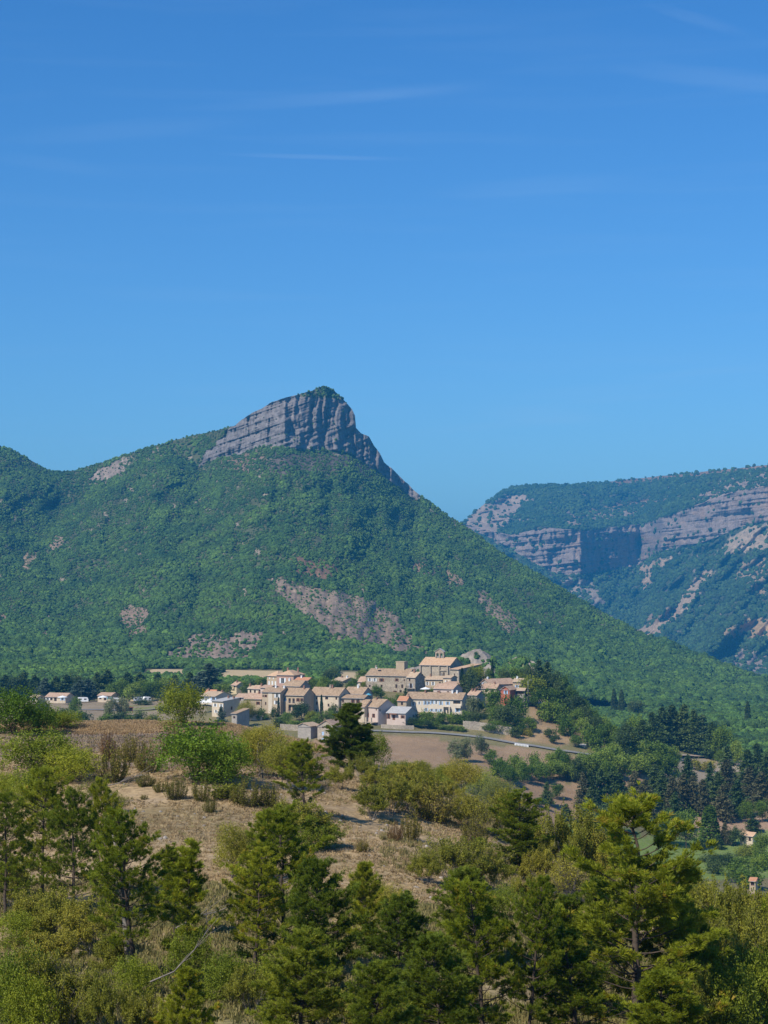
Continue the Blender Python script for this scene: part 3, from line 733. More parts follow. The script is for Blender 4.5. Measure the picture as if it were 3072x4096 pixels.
# ------------------------------------------------------------ plant prototypes (real metres, unit tests in their own size)
def leafset(c, size, rs, aspect=.6, up=0.0):
    n = len(c); a = rs.normal(size=(n, 3)); a[:, 2] *= .7; a /= np.linalg.norm(a, axis=1)[:, None]
    r = rs.normal(size=(n, 3)); r[:, 2] += up; b = np.cross(a, r); b /= np.linalg.norm(b, axis=1)[:, None]+1e-9
    s = size*rs.uniform(.6, 1.3, (n, 1)); a = a*s; b = b*s*aspect
    v = np.stack([c-a, c+b*.9-a*.1, c+a, c-b*.9-a*.1], 1).reshape(-1, 3)
    f = np.arange(4*n).reshape(-1, 4)
    return v, f
class Veg:
    def __init__(s): s.v = []; s.cv = []; s.n = 0
    def leaves(s, c, size, rs, cv, **k):
        v, f = leafset(c, size, rs, **k); s.v.append(v); s.cv.append(np.repeat(np.broadcast_to(cv, (len(c),)), 4)); s.n += len(v)
    def mesh(s, name, mat):
        v = np.concatenate(s.v); return mesh_np(name, v, np.arange(len(v)).reshape(-1, 4), mat, False, np.concatenate(s.cv))
def crown_lobes(rs, H, W, z0, nl, flat=1.0, top=.5):
    """lobes inside an ellipsoidal envelope"""
    L = []
    for i in range(nl):
        th = rs.uniform(0, 6.283); ph = rs.uniform(-.75, 1)
        r = rs.uniform(.45, .8); ce = math.sqrt(max(0, 1-ph*ph*.8))
        x = math.cos(th)*ce*r*W/2; y = math.sin(th)*ce*r*W/2; z = z0+(H-z0)*(.5+ph*.36)
        L.append((x, y, z, rs.uniform(.2, .36)*W*flat))
    L.append((0, 0, z0+(H-z0)*.8, W*.22))
    return L
def leafy(seed, H, W, z0, ls, nleaf, nl=11, mat='mgreen', trunk=True, bark='bark', loose=.12, clump=26, stems=1):
    rs = np.random.default_rng(seed); V_ = Veg(); L = crown_lobes(rs, H, W, z0, nl)
    vol = np.array([l[3]**2 for l in L]); vol /= vol.sum()
    for (x, y, z, r), w in zip(L, vol):
        nc = max(3, int(nleaf*w/clump)); d = rs.normal(size=(nc, 3)); d /= np.linalg.norm(d, axis=1)[:, None]
        rad = r*(1-np.abs(rs.normal(0, .22, nc)))[:, None]
        cc = np.array([x, y, z])+d*rad*np.array([1, 1, .85]); base = rs.uniform(0, .35)
        for c in cc:
            k = rs.poisson(clump); s_ = r*loose*rs.uniform(.8, 1.8)
            if k: V_.leaves(c+rs.normal(size=(k, 3))*s_, ls, rs, np.clip(base+rs.uniform(0, .65)+rs.normal(0, .1, k), 0, 1))
    parts = [('crown', V_.mesh('crown', M[mat]))]
    if trunk:
        b = MB(); tr = max(.05, H*.022)
        for s_ in range(stems):
            ox, oy = (rs.normal(0, .12*W, 2) if stems > 1 else (0, 0))
            k = 6; pts = np.array([[ox*(i/k)+rs.normal(0, .02*H)*(i > 0), oy*i/k+rs.normal(0, .02*H)*(i > 0), -.4+(H*.72+.4)*i/k] for i in range(k+1)])
            b.tube(pts, np.linspace(tr, tr*.3, k+1)/math.sqrt(stems))
            for l in L[:: (2 if stems > 1 else 1)]:
                q = pts[rs.integers(2, k)]; e = np.array(l[:3]); m_ = (q+e)/2+[0, 0, -.05*H]
                b.tube([q, m_, e], [tr*.4/math.sqrt(stems), tr*.28/math.sqrt(stems), tr*.1], 4)
        parts.insert(0, ('trunk', b.mesh('trunk', M[bark], True)))
    return parts
def tuft_fan(c, d, n, ln, wd, rs, cv, spread=.9):
    """needle fan: thin blades around direction d. c,d (k,3)"""
    k = len(c); c = np.repeat(c, n, 0); d = np.repeat(d, n, 0); cv = np.repeat(cv, n)
    r = rs.normal(size=(k*n, 3)); v = d+r*spread*.6; v /= np.linalg.norm(v, axis=1)[:, None]
    s = np.cross(v, rs.normal(size=(k*n, 3))); s /= np.linalg.norm(s, axis=1)[:, None]+1e-9
    L = ln*rs.uniform(.7, 1.2, (k*n, 1)); w = wd
    verts = np.stack([c-s*w*.3, c+v*L*.5+s*w, c+v*L, c+v*L*.5-s*w], 1).reshape(-1, 3)
    return verts, np.repeat(cv, 4)
def pine(seed, H=7.5, W=4.6, mat='pine', bark='bark', z0=.12, shape='open', dens=1.0, dead=True, wh=.42, nbr=(4, 7)):
    rs = np.random.default_rng(seed); b = MB()
    k = 12; lean = rs.normal(0, .03, 2)
    tp = np.array([[lean[0]*H*(i/k)**1.5+rs.normal(0, .02)*i*.3, lean[1]*H*(i/k)**1.5+rs.normal(0, .02)*i*.3, -.4+(H+.35)*i/k] for i in range(k+1)])
    tr = H*.0165; b.tube(tp, np.linspace(tr, .018, k+1)**1.0, 7, False)
    TC = []; TD = []; CV = []
    z = H*z0
    while z < H*.985:
        t = z/H
        if shape == 'cone': R = W/2*(1-t)**.62*min(1, .6+t*1.3)
        elif shape == 'egg': R = W/2*(1-t)**.5*min(1, .62+t*1.4)*rs.uniform(.8, 1.15)
        elif shape == 'round': R = W/2*math.sqrt(max(.03, 1-((t-.38)/.64)**2))
        else: R = W/2*(1-t**2.6)**.75*(.55+.45*min(1, t/.35))*rs.uniform(.75, 1.2)
        nb = rs.integers(*nbr); a0 = rs.uniform(0, 6.28)
        o = np.array([np.interp(z, tp[:, 2], tp[:, 0]), np.interp(z, tp[:, 2], tp[:, 1]), z])
        for q in range(nb):
            if rs.random() < .1: continue
            a = a0+q*6.283/nb+rs.normal(0, .25); r = max(.15, R*rs.uniform(.5, 1.15)); rise = (rs.uniform(.25, .75) if shape != 'open' else rs.uniform(.1, .5))+t*.5
            n = 6; s_ = np.linspace(0, 1, n)
            bend = rs.normal(0, .15)
            pts = o+np.stack([np.cos(a+bend*s_)*r*s_, np.sin(a+bend*s_)*r*s_, r*(rise*s_**1.4-.08*s_)], 1)
            br = .012+.017*r/2
            b.tube(pts, np.linspace(br, .006, n), 4)
            cvb = rs.uniform(.1, .8)
            isdead = dead and t < .35 and rs.random() < .35
            segs = [(pts, 1.0)]
            for sidx in range(int(3+r*3.2)):
                f = rs.uniform(.25, .95); p0 = np.array([np.interp(f, s_, pts[:, i]) for i in range(3)])
                sa = a+rs.choice([-1, 1])*rs.uniform(.5, 1.1); sl = r*rs.uniform(.22, .42)*(1.25-f*.6)
                e = p0+np.array([math.cos(sa)*sl, math.sin(sa)*sl, sl*rs.uniform(.05, .6)])
                sp_ = np.array([p0, (p0+e)/2+[0, 0, -.04*sl], e]); b.tube(sp_, [.008, .006, .003], 3); segs.append((sp_, .6))
            if isdead: continue
            for sp_, w in segs:
                seg = np.diff(sp_, axis=0); ln = np.linalg.norm(seg, axis=1).sum(); m_ = max(1, int(ln*4.4*dens+.5))
                f0 = .45 if w == 1 else .35
                f = np.append(rs.uniform(f0, 1.0, m_), 1.03); s2 = np.linspace(0, 1, len(sp_))
                cc = np.stack([np.interp(f, s2, sp_[:, i]) for i in range(3)], 1)
                d = (sp_[-1]-sp_[0]); d = d/np.linalg.norm(d); d = d*.8+np.array([0, 0, .75])
                for c0, ff in zip(cc, f):
                    q_ = rs.poisson(2.8)+1; sg = rs.uniform(.03, .07)
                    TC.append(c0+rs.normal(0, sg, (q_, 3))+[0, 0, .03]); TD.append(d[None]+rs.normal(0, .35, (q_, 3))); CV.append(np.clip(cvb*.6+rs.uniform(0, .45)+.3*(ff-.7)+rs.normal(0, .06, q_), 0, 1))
        z += wh*rs.uniform(.75, 1.25)*(1-.45*t)
    TC.append(np.repeat(tp[-1:], 8, 0)-np.array([[0, 0, 1]])*rs.uniform(0, .35, (8, 1))); TD.append(np.repeat(np.array([[0, 0, 1.]]), 8, 0)); CV.append(np.full(8, .6))
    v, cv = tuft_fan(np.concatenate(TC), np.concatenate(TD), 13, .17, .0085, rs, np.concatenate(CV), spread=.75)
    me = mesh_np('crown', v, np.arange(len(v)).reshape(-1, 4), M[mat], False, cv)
    return [('trunk', b.mesh('trunk', M[bark], True)), ('crown', me)]
def shoots(seed, H=1.6, W=1.5, n=60, ls=.035, mat='box', per=55):
    rs = np.random.default_rng(seed); V_ = Veg(); b = MB()
    for i in range(n):
        a = rs.uniform(0, 6.28); r = math.sqrt(rs.random())*W/2; h = H*(1-.55*(2*r/W)**2)*rs.uniform(.6, 1.05)
        x0, y0 = math.cos(a)*r*.35, math.sin(a)*r*.35; e = np.array([math.cos(a)*r*1.05, math.sin(a)*r*1.05, h]); o = np.array([x0, y0, -.1])
        s_ = np.linspace(0, 1, 5)[:, None]; pts = o+(e-o)*s_+np.array([[math.cos(a), math.sin(a), 0]])*(.12*np.sin(s_*3.14))
        b.tube(pts, np.linspace(.012, .004, 5), 3)
        f = rs.uniform(.15, 1, per); c = np.stack([np.interp(f, s_[:, 0], pts[:, k]) for k in range(3)], 1)
        c += rs.normal(size=c.shape)*(.055*(1.15-f*.6))[:, None]
        tip = rs.uniform(0, .6) if rs.random() < .75 else rs.uniform(.5, 1)
        V_.leaves(c, ls, rs, np.clip(tip*.6+f*.4*rs.uniform(.5, 1), 0, 1))
    return [('stem', b.mesh('stem', M['bark'], True)), ('foliage', V_.mesh('foliage', M[mat]))]
def twiggy(seed, H=2.6, W=3.0, n=9, ls=.04, mat='olive', bark='bark_grey', leaf=1.0, splay=.8):
    rs = np.random.default_rng(seed); V_ = Veg(); b = MB(); tips = []
    def grow(o, d, L, r, lev):
        k = 4; pts = [o]; dd_ = d
        for i in range(k):
            dd_ = dd_+rs.normal(0, .16, 3)+np.array([0, 0, .05]); dd_ = dd_/np.linalg.norm(dd_); pts.append(pts[-1]+dd_*L/k)
        pts = np.array(pts); b.tube(pts, np.linspace(r, r*.45, k+1), 3 if lev else 5)
        if lev >= 2:
            m_ = int(26*leaf)
            if m_:
                f = rs.uniform(0.1, 1.05, m_); c = np.stack([np.interp(f, np.linspace(0, 1, k+1), pts[:, q]) for q in range(3)], 1)+rs.normal(0, .06, (m_, 3))
                V_.leaves(c, ls, rs, np.clip(rs.uniform(0, .8)+rs.normal(0, .12, m_), 0, 1))
        if lev < 3:
            for q in range(rs.integers(3, 6) if lev < 2 else 3):
                f = rs.uniform(.35, 1); p0 = np.array([np.interp(f, np.linspace(0, 1, k+1), pts[:, j]) for j in range(3)])
                nd_ = dd_+rs.normal(0, .55, 3); nd_[2] = abs(nd_[2])*.8+.1; nd_ /= np.linalg.norm(nd_)
                grow(p0, nd_, L*rs.uniform(.45, .7), r*.5, lev+1)
    for i in range(n):
        a = rs.uniform(0, 6.28); d = np.array([math.cos(a)*splay*rs.random(), math.sin(a)*splay*rs.random(), 1]); d /= np.linalg.norm(d)
        grow(np.array([math.cos(a)*.08*W, math.sin(a)*.08*W, -.1]), d, .55*H, .022*H/2.6, 0)
    out = [('branches', b.mesh('branches', M[bark], True))]
    if leaf: out.append(('foliage', V_.mesh('foliage', M[mat])))
    return out
def column(seed, H, W, ls, n, mat='mcyp', pw=.55):
    rs = np.random.default_rng(seed); V_ = Veg(); t = rs.random(n)**.9
    R = W/2*np.clip(np.minimum((t+.03)/.12, 1), 0, 1)**.6*(1-t)**pw; th = rs.uniform(0, 6.28, n); r = R*(1-np.abs(rs.normal(0, .2, n)))
    r *= 1+.22*fbm(th*1.3, t*9, 3, seed)
    c = np.stack([np.cos(th)*r, np.sin(th)*r, .25+t*(H-.25)], 1)
    V_.leaves(c, ls, rs, np.clip(.5+.6*fbm(th*2, t*16, 3, seed+1)+rs.normal(0, .15, n), 0, 1), up=.0)
    b = MB(); b.tube([(0, 0, -.4), (0, 0, H*.7)], [H*.018, H*.008])
    return [('trunk', b.mesh('trunk', M['bark'], True)), ('crown', V_.mesh('crown', M[mat]))]
def conifer(seed, H, W, ls, mat='mcon', bark='bark', dens=1.0, pw=.7, z0=.08, layers=16):
    rs = np.random.default_rng(seed); V_ = Veg(); b = MB(); b.tube([(0, 0, -.4), (rs.normal(0,.05)*W*.3, 0, H*.5), (0, 0, H*.97)], [H*.018, H*.012, H*.003])
    for i in range(layers):
        t = z0+(1-z0)*(i/layers); R = W/2*((1-t)/(1-z0))**pw*rs.uniform(.85, 1.12)
        nb = rs.integers(8, 12)
        for q in range(nb):
            if rs.random() < .12: continue
            a = rs.uniform(0, 6.28); r = R*rs.uniform(.6, 1.15); cvb = rs.uniform(0, .6)
            m_ = int(34*dens*(.3+r/(W/2))); f = rs.uniform(.2, 1, m_)
            c = np.stack([np.cos(a)*r*f, np.sin(a)*r*f, H*t+r*.12*f-.12*r*f*f], 1)+rs.normal(size=(m_, 3))*np.array([.10, .10, .07])*W*.6*(.5+r/W)
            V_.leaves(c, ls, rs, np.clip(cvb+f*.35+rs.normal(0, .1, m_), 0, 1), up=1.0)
            b.tube([(0, 0, H*t), (math.cos(a)*r*.8, math.sin(a)*r*.8, H*t+.03*r)], [H*.005, H*.002], 3)
    V_.leaves(np.stack([rs.normal(0, W*.02, 40), rs.normal(0, W*.02, 40), H*(.88+.12*rs.random(40))], 1), ls*.8, rs, .5, up=1.)
    return [('trunk', b.mesh('trunk', M[bark], True)), ('crown', V_.mesh('crown', M[mat]))]

PROTO = {}
def proto(key, name, cat, H, W, fns):
    PROTO[key] = (name, cat, H, W, fns)
_cache = {}
def remat(parts, mat):
    out = []
    for nme, me in parts:
        if nme in ('crown', 'foliage'):
            me = me.copy(); me.materials.clear(); me.materials.append(M[mat])
        out.append((nme, me))
    return out
_near = {}
def shape(tag, fn, variants):
    return [(tag, fn, v) for v in variants]
def get(tag, fn, v):
    if (tag, v) not in _cache: _cache[(tag, v)] = fn(v)
    return _cache[(tag, v)]
# near kinds
proto('pine', 'pine_tree', 'pine', 7.5, 4.6, ('pn', lambda v: pine(v, shape='open', z0=.22, wh=.50, dens=.68), [1, 2, 3], 'pine'))
proto('pineD', 'pine_tree', 'pine', 6.5, 4.6, ('pnr', lambda v: pine(v+20, H=6.5, W=4.6, shape='egg', z0=.08, dens=1.15, dead=True, wh=.19, nbr=(2, 4)), [1, 2], 'pine_dark'))
proto('pineC', 'pine_tree', 'pine', 5.0, 3.6, ('pnc', lambda v: pine(v+30, H=5.0, W=3.6, shape='cone', z0=.03, dens=1.25, dead=False, wh=.2, nbr=(2, 4)), [1, 2], 'pine'))
proto('pineK', 'pine_tree', 'pine', 6.0, 4.4, ('pnk', lambda v: pine(v+70, H=6.0, W=4.4, shape='cone', z0=.03, dens=2.1, dead=False, wh=.13, nbr=(2, 4)), [1, 2], 'pine_dark'))
proto('pineL', 'pine_tree', 'pine', 7.5, 4.8, ('pnl', lambda v: pine(v+90, H=7.5, W=4.8, shape='egg', z0=.03, dens=1.25, wh=.24, nbr=(2, 4)), [1, 2], 'pine'))
proto('pineS', 'pine_tree', 'pine', 5.0, 1.8, ('pns', lambda v: pine(v+40, H=5.0, W=1.8, shape='cone', z0=.2, dens=.9, wh=.42), [1], 'pine'))
proto('bush', 'leafy_bush', 'bush', 3.0, 4.2, ('bs', lambda v: leafy(v, 3.0, 4.2, .1, .07, 11000, 17, 'bright', True, 'bark', .10, 20, 4), [1, 2], 'bright'))
proto('bushO', 'olive_bush', 'bush', 2.6, 3.2, ('tw', lambda v: twiggy(v, leaf=1.2), [1, 2, 3], 'olive'))
proto('bushT', 'bare_bush', 'bush', 2.6, 3.2, ('tws', lambda v: twiggy(v+7, leaf=.3, n=11), [1, 2], 'olive'))
proto('bushY', 'leafy_bush', 'bush', 3.0, 4.2, ('bs', None, [1, 2], 'yellow'))
proto('bushD', 'leafy_bush', 'bush', 3.0, 4.2, ('bs', None, [1, 2], 'pine_dark'))
proto('box', 'box_shrub', 'shrub', 1.6, 1.5, ('bx', lambda v: shoots(v), [1, 2, 3], 'box'))
proto('boxR', 'box_shrub', 'shrub', 1.6, 1.5, ('bx', None, [1, 2, 3], 'rust'))
proto('decid', 'young_oak', 'tree', 4.5, 4.0, ('dc', lambda v: leafy(v+50, 4.5, 4.0, .5, .06, 14000, 14, 'olive', True, 'bark_grey', .16, 18, 3), [1, 2], 'olive'))
# mid-distance kinds
_m = lambda v: leafy(v+60, 9, 8, 1.2, .30, 3600, 12, 'mgreen', True, 'bark', .16, 14)
proto('m', 'broadleaf_tree', 'tree', 9, 8, ('mid', _m, [1, 2, 3, 4], 'mgreen'))
proto('mb', 'broadleaf_tree', 'tree', 9, 8, ('mid', None, [1, 2, 3, 4], 'mbright'))
proto('md', 'broadleaf_tree', 'tree', 9, 8, ('mid', None, [1, 2, 3, 4], 'mdark'))
proto('ms', 'willow_tree', 'tree', 9, 8, ('mid', None, [1, 2, 3, 4], 'msilver'))
proto('my', 'broadleaf_tree', 'tree', 9, 8, ('mid', None, [1, 2, 3, 4], 'yellow'))
_s = lambda v: leafy(v+80, 3.2, 4.2, .0, .20, 1900, 11, 'mgreen', False, 'bark', .18, 14)
proto('s', 'garden_shrub', 'shrub', 3.2, 4.2, ('shr', _s, [1, 2, 3], 'mgreen'))
proto('sb', 'garden_shrub', 'shrub', 3.2, 4.2, ('shr', None, [1, 2, 3], 'mbright'))
proto('sd', 'garden_shrub', 'shrub', 3.2, 4.2, ('shr', None, [1, 2, 3], 'mdark'))
proto('so', 'garden_shrub', 'shrub', 3.2, 4.2, ('shr', None, [1, 2, 3], 'olive'))
proto('sy', 'garden_shrub', 'shrub', 3.2, 4.2, ('shr', None, [1, 2, 3], 'myellow'))
_c = lambda v: conifer(v+90, 11, 6.5, .30)
proto('c', 'conifer_tree', 'conifer', 11, 6.5, ('con', _c, [1, 2, 3], 'mcon'))
proto('cc', 'cedar_tree', 'cedar', 11, 6.5, ('con', None, [1, 2, 3], 'mcedar'))
proto('cb', 'conifer_tree', 'conifer', 11, 6.5, ('con', None, [1, 2, 3], 'mbrown'))
proto('cd', 'conifer_tree', 'conifer', 11, 6.5, ('con', None, [1, 2, 3], 'mdark'))
proto('cy', 'cypress_tree', 'cypress', 9, 1.9, ('cyp', lambda v: column(v, 9, 1.9, .17, 2600), [1, 2], 'mcyp'))
proto('po', 'poplar_tree', 'poplar', 18, 5, ('pop', lambda v: column(v+5, 18, 5, .42, 3000, 'mdark', .4), [1, 2], 'mdark'))
proto('pg', 'poplar_tree', 'poplar', 18, 5, ('pop', None, [1, 2], 'mgreen'))
_fn = {}
for k_, (a_, b_, c_, d_, f_) in PROTO.items():
    if f_[1]: _fn[f_[0]] = f_[1]
_rm = {}; _size = {}
_rs = random.Random(4)
def plant(kind, u, vtop, vb=None, w=None, D=None, label='', group=None, dmin=None, native=False, cat=None):
    if native: u, vtop, vb, w = u/4, vtop/4, (vb/4 if vb else None), w/4
    if D is None:
        D = hit(u, vb, dmin or (300 if vb and kind in MIDK else 25)) or 800.
    g = gpt(u, D); name, ct, H0, W0, (tag, fn, vs, mat) = PROTO[kind]
    H = max(.3, CZ+(HV-vtop)/F*D-g[2]); W = w/F*D
    v = vs[_rs.randrange(len(vs))]
    key = (tag, v, mat)
    if key not in _rm:
        _rm[key] = remat(get(tag, _fn[tag], v), mat); me_ = _rm[key][-1][1]
        co = np.empty(len(me_.vertices)*3, np.float32); me_.vertices.foreach_get('co', co); co = co.reshape(-1, 3)
        _size[key] = (float(np.percentile(np.hypot(co[:, 0], co[:, 1]), 93)*2), float(np.percentile(co[:, 2], 99.7)))
    W0, H0 = _size[key]
    if kind == 'pineD': W *= .78
    if kind == 'pine': W *= .85
    if kind not in ('cy', 'po', 'pg', 'pineS', 'box', 'boxR'): W = max(W, H*W0/H0*(.75 if D > 300 else .45))
    r = empty(name, g, label, cat or ct, group, _rs.uniform(0, 6.28))
    r.scale = (W/W0, W/W0, H/H0)
    for pn_, me in _rm[key]:
        if pn_ in ('trunk',) and D > 500 and H < 3: pass
        link(pn_, me, r)
    return r
MIDK = {'m','mb','md','ms','my','s','sb','sd','so','sy','c','cc','cb','cd','cy','po','pg'}
def row(items, desc, place, group, kind=None, native=True, drop=None, **kw):
    """items: (kind,u,vtop,vbase,w[,D]); each gets a label with its place in the row"""
    items = sorted(items, key=lambda t: t[1]); n = len(items)
    for i, it in enumerate(items):
        D = it[5] if len(it) > 5 else None
        if drop:
            D2_ = hit(it[1]/4, (it[2]+drop)/4, 560); D = D2_ if D2_ and abs(D2_-D) < 130 else D
        plant(it[0], it[1], it[2], it[3], it[4], D, (nth(i, n)+desc+' '+place), group, native=native, **kw)

# ------------------------------------------------------------ building materials
def wall_mat(name, c, c2, stone=0.0):
    m, nt, b = new_mat(name); v = objco(nt)
    f = noise_n(nt, .35, 6, v, .65)
    col = mixc(nt, maprange(nt, f, .35, .65), c, c2)
    if stone:
        vo = N(nt, 'ShaderNodeTexVoronoi', Scale=3.2); nt.links.new(v, vo.inputs['Vector'])
        sv = N(nt, 'ShaderNodeSeparateColor'); nt.links.new(vo.outputs['Color'], sv.inputs[0])
        st = mixc(nt, maprange(nt, sv.outputs[0], 0, 1), (.62, .60, .58), (1.3, 1.26, 1.2))
        col = mixc(nt, stone, col, mixc(nt, 1.0, col, st, 'MULTIPLY'))
        bump(nt, b, sv.outputs[0], .6, .08)
    else:
        bump(nt, b, noise_n(nt, 6, 3, v), .2, .03)
    nt.links.new(col, b.inputs['Base Color']); b.inputs['Roughness'].default_value = .95
    return m
def roof_mat(name, c, c2, c3_):
    m, nt, b = new_mat(name); v = objco(nt)
    big = noise_n(nt, .5, 5, v, .7)
    vo = N(nt, 'ShaderNodeTexVoronoi', Scale=2.6); nt.links.new(v, vo.inputs['Vector'])
    sv = N(nt, 'ShaderNodeSeparateColor'); nt.links.new(vo.outputs['Color'], sv.inputs[0])
    col = mixc(nt, maprange(nt, big, .35, .65), c, c2)
    col = mixc(nt, maprange(nt, sv.outputs[0], .35, 1, 0, .9), col, c3_)
    nt.links.new(col, b.inputs['Base Color'])
    w = N(nt, 'ShaderNodeTexWave', Scale=1.6, Distortion=.6); nt.links.new(v, w.inputs['Vector'])
    bump(nt, b, w.outputs['Fac'], .5, .08)
    return m
W_ = {
 'cream': wall_mat('cream_render', (.60,.50,.37), (.48,.39,.28)), 'white': wall_mat('white_render', (.63,.55,.43), (.53,.45,.35)),
 'tan': wall_mat('tan_render', (.47,.37,.25), (.37,.29,.20)), 'stone': wall_mat('rubble_stone', (.40,.34,.26), (.29,.25,.20), .9),
 'stonel': wall_mat('pale_stone', (.44,.38,.29), (.34,.29,.23), .6), 'pink': wall_mat('pink_render', (.50,.32,.24), (.42,.27,.21)),
 'grey': wall_mat('grey_render', (.38,.34,.29), (.29,.26,.23), .3), 'red': wall_mat('red_render', (.42,.14,.08), (.36,.11,.06)),
 'rose': wall_mat('rose_render', (.56,.45,.38), (.48,.38,.32)), 'yellow': wall_mat('straw_render', (.60,.50,.30), (.52,.42,.26)),
}
R_ = {
 'old': roof_mat('old_clay_tiles', (.36,.25,.155), (.25,.175,.11), (.46,.33,.21)), 'pink': roof_mat('pink_clay_tiles', (.46,.30,.20), (.36,.235,.155), (.54,.385,.27)),
 'new': roof_mat('fresh_clay_tiles', (.54,.345,.20), (.44,.28,.165), (.61,.43,.28)), 'pale': roof_mat('pale_clay_tiles', (.47,.345,.22), (.37,.27,.175), (.54,.41,.28)),
 'grey': roof_mat('grey_sheet_roof', (.40,.39,.37), (.34,.33,.32), (.45,.44,.42)), 'orange': roof_mat('orange_tiles', (.52,.24,.13), (.44,.20,.11), (.56,.3,.17)),
}
def flat_mat(name, c, rough=.6): return plain_mat(name, c, tuple(x*.9 for x in c), 4, rough)
S_ = {'blue': flat_mat('pale_blue_paint', (.38,.52,.70)), 'white': flat_mat('white_paint', (.72,.73,.72)), 'brown': flat_mat('brown_wood', (.16,.07,.04)),
      'grey': flat_mat('grey_paint', (.35,.36,.38)), 'teal': flat_mat('teal_paint', (.10,.35,.45)), 'dark': flat_mat('dark_opening', (.02,.018,.016)), 'metal': flat_mat('grey_metal', (.35,.36,.37), .4),
      'canvas': flat_mat('white_canvas', (.80,.80,.78)), 'brick': plain_mat('brick', (.32,.19,.13), (.24,.14,.10), 5)}
gm_, nt_, b_ = new_mat('window_glass'); b_.inputs['Base Color'].default_value = (.025,.03,.035,1); b_.inputs['Roughness'].default_value = .12; b_.inputs['Specular IOR Level'].default_value = .5
S_['glass'] = gm_

def holes_wall(mb, ox, dirx, W, z0, z1, holes, nrm, depth=.22):
    """vertical wall from ox along dirx for W metres; holes (x0,x1,z0,z1) become real openings with reveals"""
    xs = sorted({0, W, *[h[0] for h in holes], *[h[1] for h in holes]}); zs = sorted({z0, z1, *[h[2] for h in holes], *[h[3] for h in holes]})
    o = np.array(ox, float); d = np.array(dirx, float); inn = -np.array(nrm, float)*depth
    def pt(x, z, k=0): p = o+d*x+(inn if k else 0); return (p[0], p[1], z)
    for a in range(len(xs)-1):
        for c in range(len(zs)-1):
            mx_, mz = (xs[a]+xs[a+1])/2, (zs[c]+zs[c+1])/2
            if any(h[0] < mx_ < h[1] and h[2] < mz < h[3] for h in holes): continue
            mb.add([pt(xs[a], zs[c]), pt(xs[a+1], zs[c]), pt(xs[a+1], zs[c+1]), pt(xs[a], zs[c+1])], [(0,1,2,3)])
    for h in holes:
        q = [(h[0],h[2]), (h[1],h[2]), (h[1],h[3]), (h[0],h[3])]
        for k in range(4):
            a, b = q[k], q[(k+1) % 4]
            mb.add([pt(*a), pt(*b), pt(*b, 1), pt(*a, 1)], [(0,3,2,1)])
def beam(mb, o, d, nrm, x0, x1, z0, z1, y0, y1):
    """box on a wall: x along d, y along outward normal"""
    o = np.array(o, float); d = np.array(d, float); n = np.array(nrm, float); v = []
    for z in (z0, z1):
        for x, y in ((x0, y0), (x1, y0), (x1, y1), (x0, y1)):
            p = o+d*x+n*y; v.append((p[0], p[1], z))
    mb.add(v, [(0,1,2,3),(4,7,6,5),(0,4,5,1),(1,5,6,2),(2,6,7,3),(3,7,4,0)])
def add_window(root, o, d, nrm, h, shut=None, arch=False, kind='window', closed=False):
    x0, x1, z0, z1 = h; m = MB()
    if kind == 'door':
        beam(m, o, d, nrm, x0, x1, z0, z1, -.22, -.12); link('door', m.mesh('door', S_[shut or 'brown']), root); return
    fw = .09
    for a in ((x0, x1, z0, z0+fw), (x0, x1, z1-fw, z1), (x0, x0+fw, z0+fw, z1-fw), (x1-fw, x1, z0+fw, z1-fw), ((x0+x1)/2-.04, (x0+x1)/2+.04, z0+fw, z1-fw)):
        beam(m, o, d, nrm, *a, -.2, -.12)
    wn_ = link('window', m.mesh('window', S_['white' if shut in ('white', 'blue', 'teal') else 'brown']), root)
    g = MB(); beam(g, o, d, nrm, x0, x1, z0, z1, -.26, -.215); link('pane', g.mesh('pane', S_['glass']), wn_)
    if arch:
        g = MB(); w = x1-x0; c = (x0+x1)/2
        for k in range(4):
            a = k/4
            zz = z1-(1-math.sqrt(max(0, 1-(1-a*.9)**2)))*w/2
            beam(g, o, d, nrm, x0, x0+w*(.05+.11*(a)), zz-.05, zz+.2 if zz+.2 < z1 else z1, -.12, -.003); beam(g, o, d, nrm, x1-w*(.05+.11*a), x1, zz-.05, zz+.2 if zz+.2 < z1 else z1, -.12, -.003)
        link('arch', g.mesh('arch', root_wall), wn_)
    if shut and shut != 'none':
        w = (x1-x0)/2
        for a_, b2_ in (((x0+.02, (x0+x1)/2-.01), ((x0+x1)/2+.01, x1-.02)) if closed else ((x0-w-.03, x0-.03), (x1+.03, x1+w+.03))):
            s_ = MB(); beam(s_, o, d, nrm, a_, b2_, z0, z1, *((-.1, -.04) if closed else (.005, .06)))
            link('shutter', s_.mesh('shutter', S_[shut]), wn_)
root_wall = None
def slab(mb, q, th=.18):
    q = np.array(q, float); n = np.cross(q[1]-q[0], q[-1]-q[0]); n /= np.linalg.norm(n)
    if n[2] < 0: q = q[::-1]; n = -n
    b = q-n*th; k = len(q); mb.add(np.concatenate([q, b]), None, None)
    base = mb.n-2*k
    if k == 4: mb.f4.append(np.array([[0,1,2,3],[7,6,5,4]])+base)
    else: mb.f3.append(np.array([[0,1,2],[5,4,3]])+base)
    mb.f4.append(np.array([(i, i+k, (i+1) % k+k, (i+1) % k) for i in range(k)])+base)
